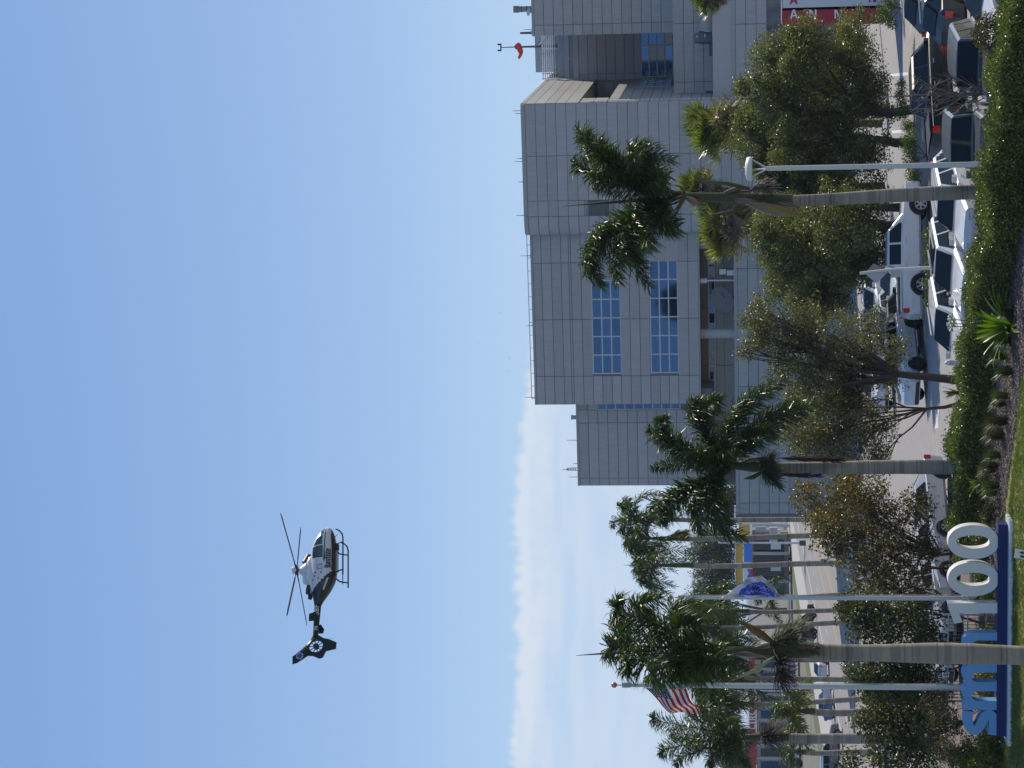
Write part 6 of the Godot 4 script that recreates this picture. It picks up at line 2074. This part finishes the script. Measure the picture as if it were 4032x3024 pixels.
	rp.slab(PackedVector2Array([Vector2(A0.x, A0.y), Vector2(A1.x - 0.1, A0.y + 0.3), Vector2(A1.x, A1.y), Vector2(A0.x + 0.1, A1.y - 0.3)]), 0, 0.05)
	part("red_mark", rp.mesh(), M.red, o)
	for k in 3:
		slabp.call("price_panel", 2958 + k * 26, 2982 + k * 26, 1995, 2057, -0.4, 0.0, M.blue)
		var lq: Vector3 = P.call(2972 + k * 26, 2048)
		part("price_digit", text_mesh("2", 0.65, 0.05), M.white, o, Vector3(lq.x, lq.y, 0.03))
		slabp.call("price_strip", 2962 + k * 26, 2976 + k * 26, 2010, 2034, 0.0, 0.05, mat(0.35, 0.42, 0.62, 0.5))
	slabp.call("post", 2922, 3092, 2059, 2064, -0.3, 0.1, M.white)
	slabp.call("post", 3036, 3150, 2000, 2005, -0.3, 0.0, M.white)
	slabp.call("stone_base", 3030, 3062, 2078, 2140, -2.0, -0.6, M.conc)
	slabp.call("grille", 2975, 3018, 2076, 2096, -1.8, -0.8, M.steel)
	# street light poles
	for q in [[3140, 2138, 2830, 290.0, "thin street light pole in front of the blue canopy"], [2990, 2722, 2820, 300.0, "thin white street light pole west of the stout palm"]]:
		d = q[3]
		c = S(3150, q[1], d); c.y = 0
		var so := thing("street_light", q[4], "street light", c, 0, "street lights along the street")
		var tp: Vector3 = S(q[2], q[1], d) - c
		var pm := MB.new()
		pm.rod(Vector3.ZERO, Vector3(0, tp.y, 0), 0.16, 0.10, 8)
		pm.rod(Vector3(0, tp.y, 0), Vector3(1.6, tp.y + 0.2, 0), 0.08, 0.06, 6)
		part("pole", pm.mesh(), M.alu, so)
		part("lamp_head", boxm(Vector3(0.8, 0.14, 0.3)), M.steel, so, Vector3(1.8, tp.y + 0.2, 0))
		part("base", boxm(Vector3(0.7, 0.9, 0.7)), M.dark_steel, so, Vector3(0, 0.4, 0))
	# corner shop with red fascia
	d = 330.0
	c = S(3110, 2800, d); c.y = 0
	o = thing("corner_shop", "corner shop with a long red fascia and white lettering", "shop", c)
	here.d = d; here.c = c; here.o = o
	slabp.call("wall", 2978, 3136, 2560, 3060, -10.0, -0.6, mat(0.40, 0.38, 0.36, 0.8))
	slabp.call("red_fascia", 2948, 2977, 2560, 3060, -0.9, 0.0, mat(0.45, 0.03, 0.035, 0.45))
	slabp.call("roof", 2943, 2947, 2556, 3064, -10.0, 0.15, M.white)
	var t := text_mesh("CIRCLE K", 25.0 * d / FL, 0.06)
	var tq: Vector3 = P.call(2962, 2800)
	part("lettering", t, M.white, o, Vector3(tq.x, tq.y, 0.03))
	for k in 9:
		var y := 2600 + k * 50
		slabp.call("window", 2995, 3070, y, y + 30, -0.6, -0.5, M.glass_b if k % 2 == 0 else M.dark_glass)
		slabp.call("pier", 2978, 3136, y + 32, y + 44, -0.6, -0.35, mat(0.50, 0.47, 0.40, 0.8))

# ---------------------------------------------------------------- helicopter (x forward, y up, z its right side)
func heli_sections() -> Array:
	# x, centre height, half width, half height, squareness
	return [[3.32, -0.28, 0.03, 0.03, 2.0], [3.25, -0.28, 0.22, 0.20, 2.0], [3.05, -0.24, 0.42, 0.38, 2.0], [2.70, -0.17, 0.60, 0.58, 2.2], [2.28, -0.10, 0.70, 0.74, 2.4], [1.75, -0.03, 0.76, 0.86, 2.7], [1.2, 0.0, 0.78, 0.92, 2.9], [0.3, 0.01, 0.78, 0.93, 3.0], [-0.5, 0.02, 0.78, 0.92, 3.0], [-1.1, 0.07, 0.74, 0.84, 2.8], [-1.7, 0.17, 0.62, 0.68, 2.5], [-2.2, 0.29, 0.46, 0.50, 2.3], [-2.6, 0.38, 0.32, 0.34, 2.1], [-2.9, 0.43, 0.23, 0.25, 2.0]]

func heli_at(x: float) -> Array:
	var s := heli_sections()
	for i in s.size() - 1:
		if x <= s[i][0] and x >= s[i + 1][0]:
			var f: float = (s[i][0] - x) / (s[i][0] - s[i + 1][0])
			var r := []
			for k in 5:
				r.append(lerpf(s[i][k], s[i + 1][k], f))
			return r
	return s[0] if x > s[0][0] else s[-1]

# the flank of the shell at length x and height y
func heli_z(x: float, y: float) -> float:
	var s := heli_at(x)
	var t := clampf(absf(y - s[1]) / s[3], 0, 1)
	return s[2] * pow(maxf(0.0, 1.0 - pow(t, s[4])), 1.0 / s[4])

func heli_patch(corners: Array, side: float, off: float) -> ArrayMesh:
	var b := MB.new()
	var n := 8
	var rows := []
	for i in n + 1:
		var line := PackedVector3Array()
		for j in n + 1:
			var u := j / float(n); var v := i / float(n)
			var p: Vector2 = (corners[0] as Vector2).lerp(corners[1], u).lerp((corners[3] as Vector2).lerp(corners[2], u), v)
			line.append(Vector3(p.x, p.y, side * (heli_z(p.x, p.y) + off)))
		rows.append(line)
	b.sheet(rows, false, side < 0)
	return b.mesh()

func helicopter() -> void:
	var hub := S(1165, 2245, 148)
	var yaw := deg_to_rad(33)
	var up := deg_to_rad(5.5)
	var fw := Vector3(cos(up) * cos(yaw), sin(up), -cos(up) * sin(yaw))
	var rt := fw.cross(Vector3.UP).normalized()
	var uu := rt.cross(fw).normalized()
	# slight bank toward the far side
	var bank := deg_to_rad(1.5)
	var r2 := rt * cos(bank) + uu * sin(bank)
	var u2 := uu * cos(bank) - rt * sin(bank)
	var hub_local := Vector3(0.12, 2.05, 0)
	var bas := Basis(fw, u2, r2)
	var o := thing("helicopter", "white and black twin engined helicopter in flight with enclosed tail fan", "helicopter", Vector3.ZERO)
	o.transform = Transform3D(bas, hub - bas * hub_local)
	var white := mat(0.66, 0.67, 0.68, 0.3)
	var black := mat(0.011, 0.020, 0.017, 0.38)
	black.metallic_specular = 0.3
	var teal := mat(0.02, 0.14, 0.15, 0.35)
	var glass := mat(0.02, 0.025, 0.03, 0.05)
	glass.metallic_specular = 0.9
	var green := mat(0.015, 0.055, 0.045, 0.3)
	M.hull = vmat(0.28, 0.5)
	# hull, painted in two fields
	var cW := Color(0.62, 0.63, 0.64); var cB := Color(0.011, 0.026, 0.021); var cU := Color(0.035, 0.032, 0.026)
	var paint := func(p: Vector3) -> Color:
		var back := -1.62 + (0.45 - p.y) * 0.95
		if p.x < back: return cB
		if p.y < -0.66 + 0.03 * p.x: return cU
		return cW
	var b := MB.new()
	var rows := []
	var xs := PackedFloat32Array()
	var x := 3.32
	while x > -2.9:
		xs.append(x); x -= 0.065
	xs.append(-2.9)
	for q in xs:
		var s := heli_at(q)
		var ring := PackedVector3Array()
		for k in 48:
			var a := TAU * k / 48
			var c := cos(a); var si := sin(a)
			ring.append(Vector3(q, s[1] + s[3] * signf(si) * pow(absf(si), 2.0 / s[4]), s[2] * signf(c) * pow(absf(c), 2.0 / s[4])))
		rows.append(ring)
	var nrm := func(i: int, k: int) -> Vector3:
		var du: Vector3 = rows[i][(k + 1) % 48] - rows[i][posmod(k - 1, 48)]
		var dv: Vector3 = rows[mini(i + 1, rows.size() - 1)][k] - rows[maxi(i - 1, 0)][k]
		return du.cross(dv).normalized() * -1.0
	for i in rows.size() - 1:
		for k in 48:
			var k1 := (k + 1) % 48
			var p: Vector3 = rows[i][k]; var q: Vector3 = rows[i][k1]; var r: Vector3 = rows[i + 1][k1]; var s: Vector3 = rows[i + 1][k]
			var n0: Vector3 = nrm.call(i, k); var n1: Vector3 = nrm.call(i, k1); var n2: Vector3 = nrm.call(i + 1, k1); var n3: Vector3 = nrm.call(i + 1, k)
			if n0.dot((p - Vector3(p.x, 0, 0))) < 0:
				n0 = -n0; n1 = -n1; n2 = -n2; n3 = -n3
			var col: Color = paint.call((p + q + r + s) / 4)
			if (q - p).cross(r - p).dot(n0 + n2) > 0:
				b.trin(p, q, r, n0, n1, n2, col); b.trin(p, r, s, n0, n2, n3, col)
			else:
				b.trin(p, r, q, n0, n2, n1, col); b.trin(p, s, r, n0, n3, n2, col)
	part("hull", b.mesh(), M.hull, o)
	# glazing and stripes on both flanks
	for sd in [1.0, -1.0]:
		part("cockpit_window", heli_patch([Vector2(1.62, 0.02), Vector2(2.46, -0.02), Vector2(2.14, 0.44), Vector2(1.62, 0.66)], sd, 0.012), glass, o)
		part("nose_window", heli_patch([Vector2(2.56, -0.02), Vector2(3.10, -0.16), Vector2(2.90, 0.06), Vector2(2.36, 0.34)], sd, 0.012), glass, o)
		part("cabin_window", heli_patch([Vector2(0.62, 0.02), Vector2(1.45, 0.02), Vector2(1.45, 0.68), Vector2(0.62, 0.68)], sd, 0.012), glass, o)
		part("window_seal", heli_patch([Vector2(0.56, -0.04), Vector2(1.51, -0.04), Vector2(1.51, 0.73), Vector2(0.56, 0.73)], sd, 0.006), black, o)
		part("teal_stripe", heli_patch([Vector2(0.25, -0.19), Vector2(3.0, -0.25), Vector2(3.0, -0.19), Vector2(0.25, -0.07)], sd, 0.009), teal, o)
		part("green_flash", heli_patch([Vector2(-1.62, -0.10), Vector2(-1.05, -0.50), Vector2(-0.98, -0.44), Vector2(-1.55, 0.10)], sd, 0.009), green, o)
		part("grey_flash", heli_patch([Vector2(-1.95, -0.12), Vector2(-1.08, -0.48), Vector2(-1.10, -0.34), Vector2(-1.93, 0.0)], sd, 0.012), M.alu, o)
		part("crest", heli_patch([Vector2(-0.42, -0.02), Vector2(0.02, -0.02), Vector2(0.02, 0.38), Vector2(-0.42, 0.38)], sd, 0.008), mat(0.22, 0.23, 0.26, 0.5), o)
		part("crest_field", heli_patch([Vector2(-0.36, 0.04), Vector2(-0.10, 0.02), Vector2(-0.04, 0.32), Vector2(-0.36, 0.30)], sd, 0.011), mat(0.55, 0.56, 0.58, 0.5), o)
		for v in [Vector2(-0.70, 0.42), Vector2(-0.72, 0.02), Vector2(-1.15, 0.22), Vector2(-1.2, 0.62), Vector2(-0.95, 0.5)]:
			part("vent", heli_patch([v, v + Vector2(0.12, 0), v + Vector2(0.12, 0.1), v + Vector2(0, 0.1)], sd, 0.010), M.dark_steel, o)
	for nm in [["Bayflite", -0.02, -0.44, 0.44, 1.0]]:
		var t := text_mesh(nm[0], nm[3], 0.02, true)
		part("lettering", t, black, o, Vector3(0.42, -0.42, 0.80), Basis.from_scale(Vector3(0.66, 1.05, 1)).rotated(Vector3.RIGHT, 0.06))
		part("lettering", t, black, o, Vector3(0.42, -0.42, -0.80), Basis(Vector3.UP, PI) * Basis.from_scale(Vector3(0.66, 1.05, 1)))
	# windscreen over the nose
	var wsn := MB.new()
	var wr := []
	for i in 7:
		var q := lerpf(2.48, 3.2, i / 6.0)
		var s := heli_at(q)
		var line := PackedVector3Array()
		for k in 13:
			var a := lerpf(PI * 0.24, PI * 0.76, k / 12.0)
			line.append(Vector3(q, s[1] + (s[3] + 0.012) * pow(sin(a), 2.0 / s[4]), (s[2] + 0.012) * signf(cos(a)) * pow(absf(cos(a)), 2.0 / s[4])))
		wr.append(line)
	wsn.sheet(wr, false, true)
	part("windscreen", wsn.mesh(), glass, o)
	# engine cowling and mast fairing
	var cw := MB.new()
	var crow := []
	for q in [[1.05, 0.80, 0.30, 0.05], [0.85, 0.88, 0.42, 0.30], [0.4, 0.95, 0.52, 0.42], [-0.3, 0.98, 0.56, 0.44], [-1.0, 0.92, 0.54, 0.40], [-1.6, 0.82, 0.46, 0.30], [-1.9, 0.74, 0.36, 0.16]]:
		var ring := PackedVector3Array()
		for k in 24:
			var a := TAU * k / 24
			ring.append(Vector3(q[0], q[1] + q[3] * sin(a), q[2] * cos(a)))
		crow.append(ring)
	cw.sheet(crow, true, true)
	part("engine_cowling", cw.mesh(), white, o)
	var mf := MB.new()
	mf.tube(PackedVector3Array([Vector3(0.05, 1.2, 0), Vector3(0.0, 1.5, 0), Vector3(0.05, 1.72, 0)]), PackedFloat32Array([0.55, 0.42, 0.26]), 18)
	mf.box(Vector3(-0.55, 1.38, 0), Vector3(0.9, 0.24, 0.5))
	part("mast_fairing", mf.mesh(), white, o)
	var ai := MB.new()
	ai.tube(PackedVector3Array([Vector3(1.15, 1.02, 0), Vector3(0.55, 1.28, 0)]), PackedFloat32Array([0.30, 0.36]), 16)
	part("air_intake", ai.mesh(), mat(0.05, 0.02, 0.025, 0.5), o)
	for sd in [1.0, -1.0]:
		var ex := MB.new()
		ex.tube(PackedVector3Array([Vector3(-1.45, 1.02, sd * 0.34), Vector3(-2.0, 1.08, sd * 0.42), Vector3(-2.1, 1.1, sd * 0.44)]), PackedFloat32Array([0.17, 0.17, 0.13]), 14)
		part("exhaust", ex.mesh(), M.black, o)
	# rotor
	var mast := MB.new()
	mast.rod(Vector3(0.1, 1.6, 0), Vector3(0.12, 2.05, 0), 0.11, 0.11, 12)
	part("rotor_mast", mast.mesh(), M.dark_steel, o)
	var cap := MB.new()
	cap.tube(PackedVector3Array([Vector3(0.12, 1.98, 0), Vector3(0.12, 2.06, 0), Vector3(0.12, 2.28, 0), Vector3(0.12, 2.32, 0)]), PackedFloat32Array([0.18, 0.26, 0.26, 0.16]), 16)
	part("rotor_cap", cap.mesh(), M.offwhite, o)
	var blade := MB.new()
	var prof := [[0.25, 0.07, 0.05], [0.9, 0.075, 0.045], [1.1, 0.17, 0.030], [4.7, 0.17, 0.020], [5.1, 0.09, 0.008]]
	var br := []
	for q in prof:
		var cone: float = 0.012 * q[0] * q[0] * 0.55
		br.append(PackedVector3Array([Vector3(q[0], cone, -q[1]), Vector3(q[0], cone - q[2], 0), Vector3(q[0], cone, q[1]), Vector3(q[0], cone + q[2], 0)]))
	blade.sheet(br, true)
	for e in [0, 4]:
		blade.quad(br[e][0], br[e][1], br[e][2], br[e][3])
	var bmesh := blade.mesh()
	for k in 4:
		part("rotor_blade", bmesh, mat(0.055, 0.04, 0.05, 0.45), o, Vector3(0.12, 2.02, 0), Basis(Vector3.UP, deg_to_rad(-66 + 90 * k)))
	var hb := MB.new()
	for k in 4:
		var a := deg_to_rad(-66 + 90 * k)
		hb.rod(Vector3(0.12, 1.95, 0), Vector3(0.12 + cos(a) * 0.5, 2.0, -sin(a) * 0.5), 0.10, 0.06, 8)
	part("rotor_hub", hb.mesh(), M.black, o)
	# boom
	var bm := MB.new()
	bm.tube(PackedVector3Array([Vector3(-2.8, 0.43, 0), Vector3(-4.0, 0.50, 0), Vector3(-5.35, 0.58, 0)]), PackedFloat32Array([0.25, 0.215, 0.18]), 18)
	part("tail_boom", bm.mesh(), black, o)
	for q in [["N", -4.75, 0.34], ["3BF", -3.35, 0.34]]:
		var t := text_mesh(q[0], q[2], 0.02)
		var zz := 0.235 if q[1] > -4 else 0.205
		part("registration", t, M.offwhite, o, Vector3(q[1], 0.47 if q[1] > -4 else 0.54, zz), Basis(Vector3.RIGHT, 0.15))
		part("registration", t, M.offwhite, o, Vector3(q[1], 0.47 if q[1] > -4 else 0.54, -zz), Basis(Vector3.UP, PI))
	# stabiliser with end plates
	part("stabiliser", boxm(Vector3(0.5, 0.05, 2.0)), black, o, Vector3(-4.15, 0.55, 0))
	for sd in [1.0, -1.0]:
		var ep := MB.new()
		ep.slab(PackedVector2Array([Vector2(0.32, -0.12), Vector2(0.2, 0.32), Vector2(-0.36, 0.34), Vector2(-0.40, -0.28), Vector2(-0.1, -0.36)]), -0.02, 0.02)
		part("end_plate", ep.mesh(), black, o, Vector3(-4.2, 0.52, sd * 1.0))
	# tail fan housing: fin outline with a round duct through it
	var fin := [Vector2(-5.2, 0.72), Vector2(-5.75, 1.05), Vector2(-6.25, 1.55), Vector2(-6.72, 2.18), Vector2(-7.26, 2.18), Vector2(-7.10, 1.55), Vector2(-6.72, 1.12), Vector2(-6.78, 0.75), Vector2(-7.02, 0.30), Vector2(-6.95, 0.05), Vector2(-6.50, -0.18), Vector2(-6.38, -0.88), Vector2(-5.92, -0.92), Vector2(-5.66, -0.45), Vector2(-5.5, 0.0), Vector2(-5.2, 0.40)]
	var fc := Vector2(-6.08, 0.52)
	var fr := 0.50
	var fb := MB.new()
	var n := 64
	var outer := PackedVector2Array()
	for k in n:
		var a := TAU * k / n
		var dirn := Vector2(cos(a), sin(a))
		var best := 0.6
		for i in fin.size():
			var hit = Geometry2D.segment_intersects_segment(fc, fc + dirn * 5, fin[i], fin[(i + 1) % fin.size()])
			if hit != null:
				best = maxf(best, fc.distance_to(hit))
		outer.append(fc + dirn * best)
	# keep the sharp corners of the outline
	for c in fin:
		var bi := 0
		var bd := 99.0
		for k in n:
			var da := absf(angle_difference((outer[k] - fc).angle(), (c - fc).angle()))
			if da < bd:
				bd = da; bi = k
		outer[bi] = c
	for k in n:
		var k1 := (k + 1) % n
		var a := TAU * k / n; var a1 := TAU * k1 / n
		var i0 := fc + Vector2(cos(a), sin(a)) * fr; var i1 := fc + Vector2(cos(a1), sin(a1)) * fr
		var th := 0.16
		var e0 := outer[k]; var e1 := outer[k1]
		var te := 0.07
		for s in [1.0, -1.0]:
			var p := Vector3(i0.x, i0.y, s * th); var q := Vector3(e0.x, e0.y, s * te); var r := Vector3(e1.x, e1.y, s * te); var t := Vector3(i1.x, i1.y, s * th)
			if s > 0: fb.quad(p, q, r, t)
			else: fb.quad(p, t, r, q)
		fb.quad(Vector3(e0.x, e0.y, -te), Vector3(e1.x, e1.y, -te), Vector3(e1.x, e1.y, te), Vector3(e0.x, e0.y, te))
		fb.quad(Vector3(i0.x, i0.y, th), Vector3(i1.x, i1.y, th), Vector3(i1.x, i1.y, -th), Vector3(i0.x, i0.y, -th))
	part("fan_housing", fb.mesh(), black, o)
	var hubm := MB.new()
	hubm.rod(Vector3(fc.x, fc.y, -0.13), Vector3(fc.x, fc.y, 0.13), 0.2, 0.2, 18)
	part("fan_hub", hubm.mesh(), M.black, o)
	for k in 10:
		var a := TAU * k / 10 + 0.2
		part("fan_blade", boxm(Vector3(0.32, 0.055, 0.03)), M.black, o, Vector3(fc.x + cos(a) * 0.34, fc.y + sin(a) * 0.34, 0), Basis(Vector3.BACK, a))
	# six barred rescue emblem on the fin
	var ec := Vector3(-6.74, 1.66, 0)
	for sd in [1.0, -1.0]:
		for k in 3:
			var bb := Basis(Vector3.BACK, PI / 3 * k + PI / 2 - 0.05)
			part("emblem_edge", boxm(Vector3(0.50, 0.20, 0.02)), M.offwhite, o, ec + Vector3(0, 0, sd * (0.118 + 0.002 * k)), bb)
			part("emblem_bar", boxm(Vector3(0.43, 0.13, 0.02)), M.blue, o, ec + Vector3(0, 0, sd * (0.130 + 0.002 * k)), bb)
	# skids
	for sd in [1.0, -1.0]:
		var sk := MB.new()
		sk.tube(PackedVector3Array([Vector3(-1.15, -1.55, sd * 1.0), Vector3(1.85, -1.55, sd * 1.0), Vector3(2.15, -1.49, sd * 1.0), Vector3(2.42, -1.30, sd * 1.0), Vector3(2.6, -1.02, sd * 1.0)]), PackedFloat32Array([0.055, 0.055, 0.055, 0.05, 0.045]), 10)
		part("skid", sk.mesh(), M.black, o)
		for q in [1.5, -0.75]:
			var lg := MB.new()
			lg.tube(PackedVector3Array([Vector3(q, -0.85, sd * 0.3), Vector3(q, -0.98, sd * 0.72), Vector3(q, -1.3, sd * 0.93), Vector3(q, -1.52, sd * 1.0)]), PackedFloat32Array([0.055, 0.055, 0.05, 0.05]), 8)
			part("skid_leg", lg.mesh(), M.black, o)
		var step := MB.new()
		step.rod(Vector3(-0.9, -1.18, sd * 0.88), Vector3(1.0, -1.18, sd * 0.88), 0.035, 0.035, 6)
		part("step", step.mesh(), M.black, o)
	var an := MB.new()
	an.rod(Vector3(2.45, -0.72, 0), Vector3(2.75, -1.0, 0), 0.035, 0.01, 5)
	an.rod(Vector3(-5.55, -0.05, 0), Vector3(-5.6, -0.75, 0), 0.012, 0.006, 4)
	an.rod(Vector3(1.0, 0.98, 0), Vector3(1.1, 1.35, 0), 0.04, 0.02, 5)
	part("antenna", an.mesh(), M.black, o)
	part("camera_pod", boxm(Vector3(0.4, 0.22, 0.4)), M.black, o, Vector3(1.7, -0.95, 0))

func _ready() -> void:
	setup()
	materials()
	ground()
	hospital()
	shops()
	roof_things()
	palms()
	trees()
	hedge_and_bed()
	letter_sign()
	poles()
	vehicles()
	helicopter()
